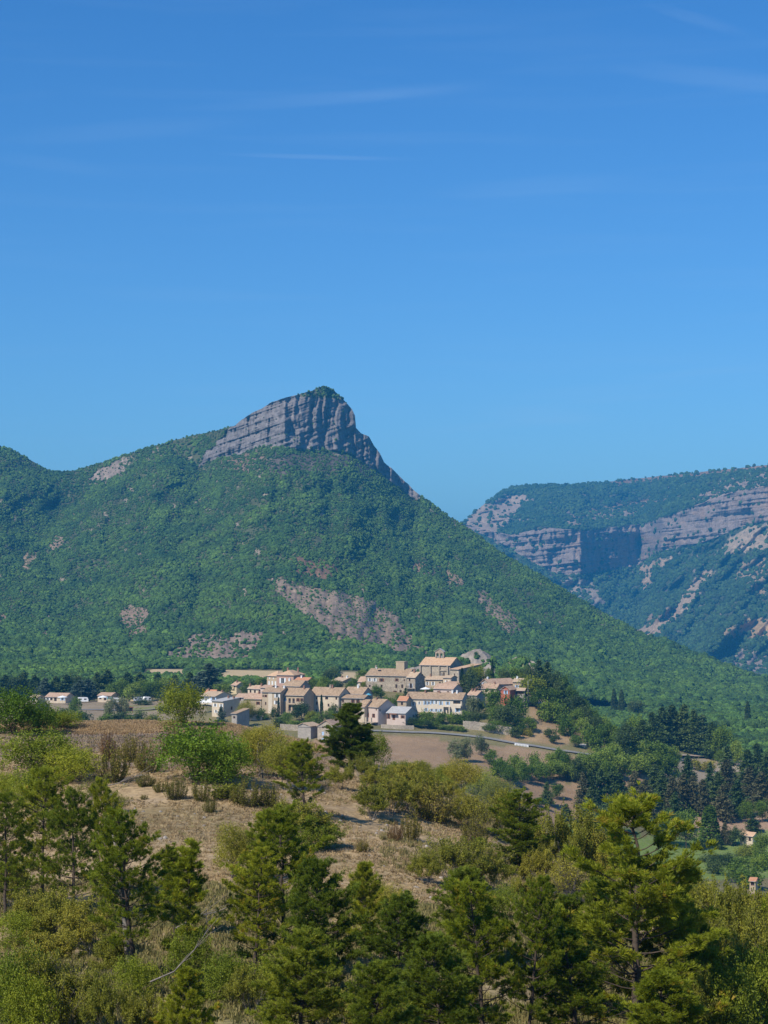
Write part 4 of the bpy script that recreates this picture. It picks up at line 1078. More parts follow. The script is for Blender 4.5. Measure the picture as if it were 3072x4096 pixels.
def building(name, cat, label, x0, x1, x2, ye, yb, yr, D, wall, roof, rt='x', yaw=.5, win=None, side=None, shut=None, group=None,
             chim=(), L=None, oh=.45, doors=(), wallR=None, ft=3.0, win_w=1.0, win_h=1.35, closed=False, extra=None, arch=(), base_drop=5, ridge=None):
    """native pixel extents of the front (x0..x1), of the side (..x2), of eave, base and ridge; D = distance of the near corner"""
    global root_wall
    ca, sa = math.cos(yaw), math.sin(yaw)
    Wd = (x1-x0)/4/F*D/ca; Wd *= 1+0*D
    if L is None: L = max(3.0, (x2-x1)/4/F*D/sa) if x2 else 7
    zc = lambda y, d: CZ+(HV-y/4)/F*d
    X = (x1/4-384)/F*D; zb = zc(yb, D); ze = zc(ye, D)-zb
    dr = L*ca/2 if rt in ('x', 'hip') else (L*ca if rt == 'shed' else .0)
    if rt == 'y': zr = zc(yr, D+Wd/2*sa)-zb
    else: zr = zc(yr, D+dr)-zb
    run = {'x': L/2, 'hip': min(L, Wd)/2, 'shed': L, 'y': Wd/2}[rt]
    zr = min(max(zr, ze+.12*run), ze+.62*run)
    root = empty(name, (X, D, zb), label, cat, group, -yaw)
    wm = W_[wall]; root_wall = wm
    # local frame: front along -x from the near right corner; local x in [-W,0], y in [0,L]
    fo = (-Wd, 0, 0); fd = (1, 0, 0); fn = (0, -1, 0); so = (0, 0, 0); sd = (0, 1, 0); sn = (1, 0, 0)
    FH = []; wins = []
    if win is None: win = (max(1, int(Wd/3.2)), max(1, int(ze/2.9)))
    if isinstance(win, tuple):
        nx_, nz_ = win
        win = [((i+.5)/nx_, (j+.55)/nz_) for i in range(nx_) for j in range(nz_)]
    for t_ in win:
        fx, fz = t_[0], t_[1]; ww = (t_[2] if len(t_) > 2 else win_w)/2; wh = (t_[3] if len(t_) > 3 else win_h)/2
        cx, cz = fx*Wd, fz*ze; h = (max(.15, cx-ww), min(Wd-.15, cx+ww), max(.1, cz-wh), min(ze-.15, cz+wh))
        if h[3]-h[2] > .3: FH.append(h); wins.append((h, t_[4] if len(t_) > 4 else shut))
    SH = []; swins = []
    if isinstance(side, tuple):
        side = [((i+.5)/side[0], (j+.55)/side[1]) for i in range(side[0]) for j in range(side[1])]
    for t_ in (side or []):
        cx, cz = t_[0]*L, t_[1]*ze; ww = (t_[2] if len(t_) > 2 else win_w)/2; wh = (t_[3] if len(t_) > 3 else win_h)/2
        h = (max(.15, cx-ww), min(L-.15, cx+ww), max(.1, cz-wh), min(ze-.15, cz+wh)); SH.append(h); swins.append(h)
    DH = []
    for fx, w in doors:
        cx = fx*Wd; h = (cx-w/2, cx+w/2, 0.02, 2.2); FH.append(h); DH.append(h)
    mw = MB(); zlo = -base_drop
    holes_wall(mw, fo, fd, Wd, zlo, ze, FH, fn); holes_wall(mw, so, sd, L, zlo, ze, SH, sn)
    mw.add([(-Wd,0,zlo),(-Wd,L,zlo),(-Wd,L,ze),(-Wd,0,ze)], [(3,2,1,0)]); mw.add([(0,L,zlo),(-Wd,L,zlo),(-Wd,L,ze),(0,L,ze)], [(0,1,2,3)])
    mr_ = MB(); zt = .02; rp = Wd*.5 if ridge is None else ridge*Wd
    if rt == 'x':
        for xx in (0, -Wd): mw.add([(xx,0,ze),(xx,L,ze),(xx,L/2,zr)], None, [(0,1,2)])
        k = oh*(zr-ze)/(L/2); th = .2
        slab(mr_, [(-Wd-oh*.6,-oh,ze-k+th),(oh*.6,-oh,ze-k+th),(oh*.6,L/2,zr+th),(-Wd-oh*.6,L/2,zr+th)]); slab(mr_, [(-Wd-oh*.6,L+oh,ze-k+th),(-Wd-oh*.6,L/2,zr+th),(oh*.6,L/2,zr+th),(oh*.6,L+oh,ze-k+th)])
        ridge_at = lambda f: (-Wd+f*Wd, L/2-.6, zr)
    elif rt == 'y':
        for yy in (0, L): mw.add([(-Wd,yy,ze),(0,yy,ze),(-rp,yy,zr)], None, [(0,1,2)])
        k = oh*(zr-ze)/(Wd/2); th = .2
        slab(mr_, [(oh,-oh,ze-k+th),(oh,L+oh,ze-k+th),(-rp,L+oh,zr+th),(-rp,-oh,zr+th)]); slab(mr_, [(-Wd-oh,-oh,ze-k+th),(-rp,-oh,zr+th),(-rp,L+oh,zr+th),(-Wd-oh,L+oh,ze-k+th)])
        ridge_at = lambda f: (-rp, f*L, zr)
    elif rt == 'shed':
        mw.add([(0,0,ze),(0,L,ze),(0,L,zr)], None, [(0,1,2)]); mw.add([(-Wd,0,ze),(-Wd,L,ze),(-Wd,L,zr)], None, [(0,2,1)])
        mw.add([(0,L,ze),(-Wd,L,ze),(-Wd,L,zr),(0,L,zr)], [(0,1,2,3)])
        k = oh*(zr-ze)/L; th = .2
        slab(mr_, [(-Wd-oh*.6,-oh,ze-k+th),(oh*.6,-oh,ze-k+th),(oh*.6,L+.1,zr+th),(-Wd-oh*.6,L+.1,zr+th)])
        ridge_at = lambda f: (-Wd+f*Wd, L*.7, ze+(zr-ze)*.7)
    else:
        k = oh*(zr-ze)/run; e = ze-k+.2; a = (-Wd-oh,-oh,e); b = (oh,-oh,e); c = (oh,L+oh,e); d = (-Wd-oh,L+oh,e)
        if Wd >= L: p = (-Wd+run, L/2, zr+.2); q = (-run-1e-3, L/2, zr+.2); slab(mr_, [a,b,q,p]); slab(mr_, [c,d,p,q]); slab(mr_, [b,c,q]); slab(mr_, [d,a,p])
        else: p = (-Wd/2, run, zr+.2); q = (-Wd/2, L-run, zr+.2); slab(mr_, [b,c,q,p]); slab(mr_, [d,a,p,q]); slab(mr_, [a,b,p]); slab(mr_, [c,d,q])
        ridge_at = lambda f: (-Wd+f*Wd, L/2-.4, zr)
    link('wall', mw.mesh('wall', wm), root)
    rf = link('roof', mr_.mesh('roof', R_[roof]), root)
    for c in chim:
        f, hgt = c[0], c[1]*.75; cm_ = c[2] if len(c) > 2 else 'tile'; w = .32
        p = ridge_at(f); m = MB(); m.box(p[0]-w, p[0]+w, p[1]-.35, p[1]+.35, p[2]-.9, p[2]+hgt); m.box(p[0]-w-.08, p[0]+w+.08, p[1]-.43, p[1]+.43, p[2]+hgt, p[2]+hgt+.12)
        for sx in (-.22, .22): m.tube([(p[0]+sx, p[1], p[2]+hgt+.12), (p[0]+sx, p[1], p[2]+hgt+.4)], .12)
        link('chimney', m.mesh('chimney', S_['brick'] if cm_ == 'tile' else (S_['white'] if cm_ == 'white' else W_['stonel'])), rf)
    for i, (h, s_) in enumerate(wins): add_window(root, fo, fd, fn, h, s_, closed=closed)
    for h in swins: add_window(root, so, sd, sn, h, None)
    for h in DH: add_window(root, fo, fd, fn, h, 'brown', kind='door')
    # cornice under the eave of the front and a gutter
    m = MB(); m.tube([(-Wd-.1, -oh-.06, ze-.05), (.1, -oh-.06, ze-.05)], .07, 5, False); link('gutter', m.mesh('gutter', S_['metal']), root)
    if len(FH): m = MB(); m.tube([(-.25, -.08, ze-.1), (-.25, -.08, .05)], .05, 5, False); link('downpipe', m.mesh('downpipe', S_['metal']), root)
    if extra: extra(root, Wd, L, ze, zr)
    return root
G = 'stone and plaster houses of the hill village'
def H(label, *a, **k): return building('village_house', 'house', label, *a, group=G, **k)

# --- left side of the village
H('cream house with shallow grey roof, lowest at the village left end', 843,894,954, 2806,2858,2793, 742, 'cream','grey','shed',.75, win=[(.28,.68,1.2,1.3),(.8,.68,1.0,1.2),(.35,.2,1.0,1.2)], side=[(.5,.45)], shut='white', chim=((.45,1.3),(.9,1.2)), oh=.5)
def grid_win(root, Wd, L, ze, zr):
    m = MB()
    for i in range(8): m.box(-Wd+.4+i*Wd*.075, -Wd+.55+i*Wd*.075, -.12, -.01, ze*.3, ze*.85)
    for j in range(3): m.box(-Wd+.4, -Wd+.5+Wd*.54, -.1, -.012, ze*(.3+.26*j), ze*(.33+.26*j))
    link('veranda_frame', m.mesh('veranda_frame', S_['white']), root)
H('white house with a wide gridded veranda window and pale tile roof', 797,862,922, 2786,2812,2768, 775, 'white','pale','x',.62, win=[(.3,.55,4.6,1.8,None),(.86,.6,1.6,1.2,'blue')], shut=None, chim=((.95,.8),), extra=grid_win)
H('low house with red tile roof peeping over the veranda house', 818,858,875, 2772,2785,2759, 800, 'rose','orange','x',.5, win=(2,1), chim=((.2,.6),))
H('low farm house with pink roof before the left tan field', 922,947,980, 2742,2772,2725, 865, 'yellow','pink','x',.95, win=[(.5,.5)], side=[(.75,.45,.9,2.6)], chim=((.5,.9),))
def canopy():
    r = empty('garden_canopy', (((822/4)-384)/F*757, 757, CZ+(HV-2830/4)/F*757), 'white canvas garden canopy beside the grey-roofed cream house', 'canopy')
    m = MB(); w, l, h = 3.6, 3.2, 2.2
    for sx in (-w, w):
        for sy in (-l/2, l/2): m = MB(); m.tube([(sx, sy, -4), (sx, sy, h)], .06, 6); link('pole', m.mesh('pole', S_['metal']), r)
    m = MB(); slab(m, [(-w-.2,-l/2-.2,h),(w+.2,-l/2-.2,h),(w*.6,0,h+1.2),(-w*.6,0,h+1.2)], .05); slab(m, [(-w-.2,l/2+.2,h),(-w*.6,0,h+1.2),(w*.6,0,h+1.2),(w+.2,l/2+.2,h)], .05)
    link('canvas', m.mesh('canvas', S_['canvas']), r)
canopy()
def outbuilding_wall(name, label, pts, h, mat, th=.5, cat='wall', top=.3):
    """low wall following the ground through (u,D) points"""
    m = MB(); n = 40; us_ = np.interp(np.linspace(0, 1, n), np.linspace(0, 1, len(pts)), [p[0] for p in pts]); ds = np.interp(np.linspace(0, 1, n), np.linspace(0, 1, len(pts)), [p[1] for p in pts])
    x_ = (us_-384)/F*ds; z_ = gz(x_, ds); rs = np.random.default_rng(3)
    z_ = np.convolve(np.pad(z_, 4, mode='edge'), np.ones(9)/9, 'valid'); hh = h*(1+.02*rs.normal(size=n)); v = []
    for i in range(n): v += [(x_[i], ds[i], z_[i]-2), (x_[i], ds[i], z_[i]+hh[i]), (x_[i], ds[i]+th, z_[i]+hh[i]), (x_[i], ds[i]+th, z_[i]-2)]
    f = []
    for i in range(n-1):
        a = i*4
        for k in range(3): f.append((a+k, a+4+k, a+5+k, a+1+k))
    f += [(0,1,2,3), (4*n-4, 4*n-1, 4*n-2, 4*n-3)]
    m.add(v, f); o = link(name, m.mesh(name, mat)); o['label'] = label; o['category'] = cat; return o
# --- middle rows
H('tall house with orange hipped roof and tan front, topmost on the left', 1065,1110,1150, 2705,2743,2683, 822, 'tan','new','hip',.75, win=[(.2,.25,.9,1.9),(.5,.25,.9,1.9),(.8,.25,.9,1.9),(.25,.78,.7,.7),(.6,.78,.7,.7)], shut='white', closed=True)
H('pink-walled house with broad orange hipped roof behind the left rows', 1105,1175,1262, 2701,2742,2682, 812, 'pink','new','hip',.35, L=13, win=[(.35,.45,1.5,2.4,'white'),(.75,.6)], chim=((.35,1.4),(.95,1.4)))
H('small house with pale roof, upper of the stepped row on the left', 990,1013,1032, 2755,2778,2741, 805, 'cream','pale','x',.6, win=(1,1), chim=((.1,1.0),))
H('small house with pink roof, middle of the stepped row on the left', 1008,1048,1072, 2757,2780,2738, 800, 'cream','pink','x',.6, win=(2,1), chim=((.7,1.1),))
H('long low roofed house just under the orange hipped roofs', 1040,1078,1100, 2752,2775,2742, 790, 'rose','pink','x',.6, win=(1,1), L=7)
H('low house with wide pink roof and brown shuttered front', 975,1046,1060, 2797,2843,2774, 752, 'tan','pink','x',.35, win=[(.2,.65),(.8,.65,.9,1.3,'brown')], chim=((.6,.8),), L=10)
H('small lean-to house at the lower left edge of the rows', 940,978,990, 2790,2806,2776, 770, 'grey','pink','x',.4, win=(1,1), L=7)
def strip(root, Wd, L, ze, zr):
    m = MB(); m.box(-Wd*.66, -Wd*.45, -.09, -.004, -2, ze-.15); link('render_strip', m.mesh('render_strip', W_['white']), root)
H('tan house with a vertical white plaster strip and small dish on the roof', 1046,1122,1132, 2770,2840,2751, 745, 'tan','old','x',.4, win=[(.06,.78,.6,1),(.2,.78,.6,1,'brown'),(.2,.35,.6,1.2),(.82,.8,1.2,1.5,'white'),(.8,.42,1.3,1.5,'white')], shut=None, chim=((.5,.9,'white'),(.95,.8,'white')), L=10, extra=strip)
def arcade(root, Wd, L, ze, zr):
    for lev in (0, 1):
        m = MB(); z = ze*(.02 if lev == 0 else .52); 
        m.box(-Wd*.7, -Wd*.1, -1.2, -.003, z-.15, z); link('balcony', m.mesh('balcony', W_['tan']), root)
        r = MB(); r.box(-Wd*.7, -Wd*.1, -1.2, -1.14, z+.95, z+1.0)
        for i in range(16): x = -Wd*.7+i*Wd*.6/15; r.box(x-.02, x+.02, -1.19, -1.15, z+.002, z+.95)
        link('railing', r.mesh('railing', S_['metal']), root)
H('tan house with two storeys of arcades and balconies', 1124,1215,1240, 2783,2855,2749, 743, 'tan','old','x',.5, win=[(.12,.76,.9,1.4,'blue'),(.36,.7,1.1,2.0),(.54,.7,1.1,2.0),(.74,.76,.8,1.4,'brown'),(.92,.76,.8,1.4,'brown'),(.36,.27,1.2,2.3),(.54,.27,1.2,2.3),(.72,.27,1.2,2.3),(.9,.27,1.2,2.3)], chim=((.8,1.3),), L=9, extra=arcade)
H('wide barn-like house with dark gable above the arcaded house', 1128,1200,1238, 2746,2775,2723, 785, 'grey','old','x',.55, win=[(.3,.5),(.7,.5)], chim=((.15,1.0,'white'),))
H('house with small red-orange roof tucked below the pink walls', 1178,1232,1245, 2722,2740,2711, 798, 'white','orange','x',.4, win=(2,1), chim=((.3,1.0,'white'),), L=7)
H('three-storey cream and tan house behind the tall cypress', 1232,1355,1384, 2784,2853,2749, 745, 'cream','old','x',.5, win=[(.06,.85,.8,1.0),(.27,.85,.8,1.0),(.06,.55,.8,1.3),(.27,.55,.8,1.3),(.26,.13,.8,.8),(.6,.85,1.4,1.1),(.92,.85,.8,1.0),(.66,.45,.8,1.2),(.9,.45,.7,1.0),(.68,.18,.8,1.2)], chim=((.55,1.4,'stone'),(.62,1.3)), L=10)
H('rear house with tile roof and bluish side wall in the centre', 1372,1450,1480, 2777,2800,2750, 768, 'rose','old','x',.5, win=(3,1), chim=((.55,1.3,'white'),), L=9)
H('rubble stone house with narrow roof, centre of the lower row', 1356,1457,1478, 2794,2856,2781, 742, 'stone','old','x',.4, win=[(.15,.8,.8,1.2),(.55,.8,.8,1.3,'brown'),(.75,.8,.8,1.3,'brown'),(.95,.8,.5,1.2),(.15,.38,.9,1.4,'brown'),(.6,.38,.8,1.1)], chim=(), L=7)
H('distant long low house with dark gable between garden trees', 1325,1372,1430, 2725,2748,2711, 830, 'tan','pale','x',.7, win=(1,1), side=(3,1), chim=((.35,.7),(.8,.9,'white')))
H('little pink-roofed house close to the left wall of the big stone building', 1432,1458,1466, 2728,2752,2706, 812, 'cream','pink','x',.4, win=(1,1), L=7)
# --- front centre
H('narrow cream house joined to the left of the pink-sided house', 1433,1458,1490, 2829,2872,2798, 737, 'cream','old','x',.55, win=[(.3,.72,.6,.8),(.4,.3,.8,1.3)], side=None, L=9)
def porch(root, Wd, L, ze, zr):
    m = MB()
    for f in (.05, .42, .8): m = MB(); m.box(-Wd+f*Wd-.25, -Wd+f*Wd+.25, -2.6, -2.1, -3, 1.9); link('pillar', m.mesh('pillar', W_['cream']), root)
    m = MB(); m.box(-Wd, 0, -2.6, -.004, -.2, 0); link('terrace', m.mesh('terrace', W_['stonel']), root)
H('cream house with a wide pink side wall and pillared terrace', 1459,1513,1585, 2830,2889,2796, 734, 'rose','old','x',.85, win=[(.12,.84,.7,.8),(.2,.42,.9,1.6,'brown'),(.65,.42,.9,1.6,'brown'),(.85,.84,.6,.8)], side=[(.8,.72,1,1.1),(.1,.8,.6,.9)], chim=((.3,.6),), extra=porch)
def bung(root, Wd, L, ze, zr):
    m = MB(); m.box(-Wd*.78, -Wd*.4, -1.6, -.004, ze-.35, ze-.22); link('awning', m.mesh('awning', R_['orange']), root)
H('small bungalow with grey hipped roof and brown doors above the stone wall', 1547,1622,1672, 2854,2882,2829, 730, 'rose','grey','x',.55, win=[(.1,.5,.8,2.0,'brown'),(.85,.5,.9,1.3,'brown')], side=[(.65,.5,1.2,1.2)], doors=((.38,1.3),), extra=bung)
H('stone house with front gable and pale blue shutters, lowest in the village', 1269,1338,1360, 2905,2984,2878, 700, 'stonel','pink','y',.35, win=[(.32,.62,.9,1.4,'blue'),(.78,.62,.9,1.4,'blue'),(.32,.27,1.1,1.7,'blue'),(.32,.93,.6,.7),(.3,.0,1.2,1.6,'blue')], L=11, closed=True)
H('rough blank stone house left of the blue shuttered gable', 1190,1243,1269, 2905,2978,2893, 703, 'grey','pale','y',.5, win=[(.3,.5,.3,.3)], L=7, ridge=.6)
H('small ruinous stone house among trees at the village left foot', 925,948,962, 2855,2905,2835, 715, 'grey','old','shed',.7, win=[(.5,.7,1.2,.9)], chim=(), L=7)
# --- the big building
def bigextra(root, Wd, L, ze, zr):
    m = MB(); xb = -Wd*.17
    m.box(xb-4.0, xb, L*.5-1.5, L*.5+2.5, zr-1.5, zr+3.2); m.box(xb-4.15, xb+.15, L*.5-1.65, L*.5+2.65, zr+3.2, zr+3.45)
    link('roof_turret', m.mesh('roof_turret', W_['tan']), root)
    m = MB(); m.box(-Wd*.78, -Wd*.72, L*.28, L*.36, ze+(zr-ze)*.62, ze+(zr-ze)*.8+.1); link('skylight', m.mesh('skylight', S_['dark']), root)
big = building('castle_house', 'building', 'long three-storey rubble stone building with a square roof turret', 1462,1627,1690, 2705,2783,2677, 792, 'stone','old','x',.42,
         win=[(.10,.78,.9,1.4,'white'),(.22,.78,.9,1.4,'white'),(.39,.78,1.1,1.5,'brown'),(.76,.80,.8,1.3,'brown'),(.94,.80,.5,.9),(.75,.48,.9,1.6),(.89,.48,.9,1.6),(.1,.46,.8,1),(.39,.46,.9,1.4),(.72,.15,.9,1.6,'brown'),(.85,.2,1.1,1.4)], side=None, L=13, chim=((.12,1.6,'stone'),(.13,.6,'white')), extra=bigextra)
def balc(root, Wd, L, ze, zr):
    m = MB(); m.box(-Wd+.2, -.3, -1.3, -.004, ze*.42-.15, ze*.42); link('balcony', m.mesh('balcony', W_['grey']), root)
    r = MB(); r.box(-Wd+.2, -.3, -1.3, -1.24, ze*.42+.95, ze*.42+1.02)
    for i in range(14): x = -Wd+.25+i*(Wd-.6)/13; r.box(x-.025, x+.025, -1.29, -1.25, ze*.42+.002, ze*.42+.95)
    link('railing', r.mesh('railing', S_['dark']), root)
H('stone annex with a dark balcony at the right end of the turreted building', 1627,1661,1700, 2711,2785,2689, 783, 'stone','pale','x',.62, win=[(.35,.86,.8,1.1),(.5,.56,1.1,2.0,'grey'),(.2,.2,1.0,1.3)], side=None, chim=((.45,1.6),), extra=balc)
# --- church
def church():
    yaw = .42; D = 815; ca, sa = math.cos(yaw), math.sin(yaw)
    def ext(root, Wd, L, ze, zr):
        m = MB()
        for f in (.03, .36, .65, .93): m = MB(); m.box(-Wd+f*Wd-.35, -Wd+f*Wd+.35, -.7, -.003, -4, ze-.3); link('buttress', m.mesh('buttress', W_['stonel']), root)
        m = MB(); m.box(-Wd+.65*Wd+.36, -Wd+.93*Wd-.36, -.35, -.003, ze*.62, ze*.62+.4); link('lintel', m.mesh('lintel', W_['stonel']), root)
        # bell gable over the left end
        bx = -Wd+Wd*.34; by = L*.42; zb_ = zr-3.0; w = 4.2; h = 7.2; t_ = 1.3
        bm = MB()
        bm.box(bx, bx+w, by, by+t_, zb_, zb_+2.2)
        for (a, b) in ((0, .55), (1.75, 2.45), (3.65, 4.2)): bm.box(bx+a, bx+b, by, by+t_, zb_+2.2, zb_+5.0)
        bm.prism([(bx, zb_+5.0), (bx+w, zb_+5.0), (bx+w, zb_+5.9), (bx+w/2, zb_+7.0), (bx, zb_+5.9)], by, by+t_)
        for c in (1.15, 3.05):
            for k in range(5):
                a0 = k/5*math.pi/2; r_ = .6
                for s_ in (-1, 1): bm.box(bx+c+s_*r_*math.cos(a0) if s_ > 0 else bx+c-r_, bx+c+r_ if s_ > 0 else bx+c-r_*math.cos(a0), by+.02, by+t_-.02, zb_+4.4+.6*math.sin(a0), zb_+5.02)
        bg_ = link('bell_gable', bm.mesh('bell_gable', W_['stone']), root)
        cp = MB(); slab(cp, [(bx-.35,by-.3,zb_+5.75),(bx-.35,by+t_+.3,zb_+5.75),(bx+w/2,by+t_+.3,zb_+7.25),(bx+w/2,by-.3,zb_+7.25)], .16); slab(cp, [(bx+w+.35,by-.3,zb_+5.75),(bx+w/2,by-.3,zb_+7.25),(bx+w/2,by+t_+.3,zb_+7.25),(bx+w+.35,by+t_+.3,zb_+5.75)], .16)
        link('coping', cp.mesh('coping', R_['grey']), bg_)
        for c in (1.15, 3.05):
            be = MB(); prof = [(.0,.7),(.16,.68),(.22,.45),(.27,.2),(.4,.0)]; ns = 10; v = []
            for r_, z in prof:
                for k in range(ns): v.append((bx+c+r_*math.cos(k*.628), by+t_/2+r_*math.sin(k*.628), zb_+3.0+z*1.2))
            f = [(i*ns+k, i*ns+(k+1) % ns, (i+1)*ns+(k+1) % ns, (i+1)*ns+k) for i in range(len(prof)-1) for k in range(ns)]
            be.add(v, f); link('bell', be.mesh('bell', S_['metal'], True), bg_)
        # statue niche: small arched figure on the front
        st = MB(); st.tube([(-Wd*.27, -.35, .6), (-Wd*.27, -.4, 2.6), (-Wd*.27, -.35, 3.4)], [.45, .3, .18], 8); link('statue', st.mesh('statue', W_['grey']), root)
    building('church', 'church', 'stone church with orange tile roof and twin-arched bell gable', 1680,1800,1878, 2662,2722,2631, D, 'stonel','new','x',yaw, win=[(.8,.42,.7,1.6)], extra=ext, L=15, oh=.5)
    building('church_annex', 'church', 'lower church annex with orange roof at the right side of the nave', 1802,1836,1900, 2678,2722,2657, 806, 'stonel','new','shed',.75, win=[(.5,.5,.6,1.2)], side=None, L=16)
church()
H('low wing with three dark windows directly under the church wall', 1702,1770,1780, 2719,2748,2705, 796, 'tan','pale','x',.3, win=[(.12,.45,.8,1.6,'white'),(.45,.45,.8,1.6,'white'),(.85,.5,.8,1.1)], chim=((.2,.9),), L=7)
H('small white house between the church wing and the dark garden trees', 1773,1804,1830, 2712,2746,2703, 792, 'cream','pale','x',.5, win=[(.5,.45,.9,1.8,'white')], L=6)
H('pink roof house stepping up the slope below the parasol terrace', 1735,1812,1830, 2757,2790,2737, 770, 'rose','pink','x',.5, win=(2,1), chim=(), L=9)
H('upper small pink-roofed house beneath the white house', 1762,1828,1835, 2742,2760,2728, 782, 'rose','pink','shed',.45, win=(2,1), L=8)
H('small tan house with orange roof left of the long white row', 1590,1626,1632, 2804,2850,2786, 752, 'tan','orange','x',.3, win=[(.5,.75,.9,1.2),(.4,.3,1,1.4)], L=8, chim=((.97,1.2),))
def rowx(root, Wd, L, ze, zr):
    m = MB(); m.box(-Wd*.33, -Wd*.2, -1.3, -.004, ze*.5, ze*.5+.12); m.box(-Wd*.33, -Wd*.31, -1.29, -.004, -1, ze*.5); m.box(-Wd*.22, -Wd*.2, -1.29, -.004, -1, ze*.5)
    link('porch', m.mesh('porch', W_['white']), root)
    m = MB(); m.box(-Wd*.12, -.3, -1.1, -.004, ze*.44, ze*.44+1.1); link('balcony', m.mesh('balcony', W_['white']), root)
H('long terrace of white row houses with pale blue shutters', 1622,1848,1878, 2799,2858,2772, 752, 'white','old','x',.30, win=[(.04,.66,.8,1.6,'white'),(.14,.66,.8,1.6,'white'),(.25,.72,.7,1.3,'white'),(.36,.74,.9,1.6,'blue'),(.42,.74,.8,1.3,'blue'),(.48,.78,.8,1.3,'blue'),(.55,.78,.8,1.3,'white'),(.63,.74,.8,1.6,'blue'),(.75,.74,.9,1.4,'blue'),(.91,.82,3.2,1.2,None),(.37,.28,.8,1.4,'blue'),(.47,.25,.8,1.2,'blue'),(.55,.25,.8,1.2,'blue'),(.63,.25,.8,1.3,'blue'),(.76,.2,1,1.6,None),(.92,.3,1,1.8,'blue')], side=[(.5,.8,.9,1.1),(.5,.3,.8,1)], chim=((.3,.9),(.55,.8),(.78,1.2,'white'),(.86,1.1,'white')), extra=rowx, L=11, closed=False)
H('house with pink roof and dark gable at the right end of the white row', 1870,1908,1944, 2782,2835,2752, 762, 'grey','pink','x',.72, win=[(.4,.6)], side=[(.3,.6),(.7,.3)], chim=((.2,.9),(.5,1.0)))
# --- right cluster
H('grey gabled house with long pink roof right of the church trees', 1922,1962,2058, 2738,2765,2710, 792, 'grey','pink','y',.9, win=[(.6,.55,.6,.8)], L=15, side=None, chim=((.1,1,'white'),))
H('tan house with pale roof and blue window, far right of the hilltop', 2052,2088,2104, 2728,2765,2714, 798, 'tan','pale','x',.3, win=[(.45,.5,.8,1.3,'blue')], L=8, chim=((.3,.9,'white'),))
H('wide low pink-roofed house above the round green tree', 1905,1985,2008, 2755,2775,2736, 780, 'cream','pink','x',.35, win=(3,1), L=9, chim=((.8,1.0),(.2,.6,'white')))
H('little red-painted gable house at the right end of the village', 2004,2040,2066, 2759,2785,2746, 772, 'red','pink','y',.45, win=[(.55,.6,.9,1.6,'blue')], L=8)
building('parking_shelter', 'shelter', 'open dark shelter with tile roof beside the village square', 2062,2098,2110, 2763,2778,2753, 776, 'grey','pale','x',.3, win=[(.3,.45,2.2,1.9),(.75,.45,2.2,1.9)], L=5)

# --- camp site, valley and distant houses
B = 'holiday bungalows of the camp site'
building('bungalow', 'bungalow', 'leftmost long low bungalow with pink roof behind the dry bank', 176,262,292, 2789,2806,2773, 880, 'cream','pink','x',.32, win=[(.12,.5,1.2,1.2,'white'),(.3,.5,1.2,1.2),(.5,.45,1.4,1.9),(.85,.5,1.2,1.2,'blue')], L=9, group=B)
building('bungalow', 'bungalow', 'second low bungalow with pink roof right of the blue-green cedars', 388,445,456, 2783,2803,2771, 885, 'cream','pink','x',.3, win=[(.2,.5,1.2,1.2),(.55,.45,1.4,1.9),(.85,.5,1.2,1.2,'teal')], L=9, group=B)
building('bungalow', 'bungalow', 'half-hidden yellow bungalow under the broadleaf camp trees', 505,560,575, 2784,2802,2775, 900, 'yellow','old','x',.3, win=[(.2,.5),(.5,.5),(.8,.5,1,1.2,'blue')], L=8, group=B)
building('bungalow', 'bungalow', 'small white bungalow hidden at the far left behind the leafy tree', 118,150,158, 2790,2806,2781, 885, 'white','pale','x',.3, win=[(.4,.5,1.2,1.2,'blue')], L=7, group=B)
building('transformer_cabin', 'cabin', 'small pale square utility cabin where the road meets the track', 2318,2340,2356, 2983,3008,2978, 735, 'white','grey','x',.6, win=[(.5,.4,.7,.9)], oh=.1)
building('farm_house', 'house', 'small isolated house with pink roof in the meadow behind the pines', 2168,2195,2232, 3256,3274,3236, 640, 'cream','pink','x',.85, win=[(.5,.5)], side=[(.5,.5)], oh=.3)
building('villa', 'house', 'villa with salmon roof and shaded gable at the right edge', 2968,3012,3040, 3346,3374,3318, 640, 'cream','new','x',.75, win=(2,1), side=[(.5,.5)])
building('distant_house', 'house', 'far pale house under the pair of tall dark poplars', 2483,2512,2526, 2866,2884,2853, 1300, 'white','pale','x',.4, win=(2,1), L=9)
building('distant_house', 'house', 'tiny white house seen between dark pines in the right valley', 2556,2566,2572, 2868,2884,2862, 1280, 'white','pink','x',.4, win=(1,1), L=6)
building('garden_shed', 'shed', 'tiny shed with orange roof at the lower right edge', 3000,3022,3032, 3525,3545,3512, 520, 'tan','orange','x',.4, win=(1,1), L=4)
building('villa', 'house', 'half-hidden low white villa behind the lawn trees', 2728,2790,2800, 3372,3392,3360, 655, 'white','pale','x',.3, win=(3,1), L=7)
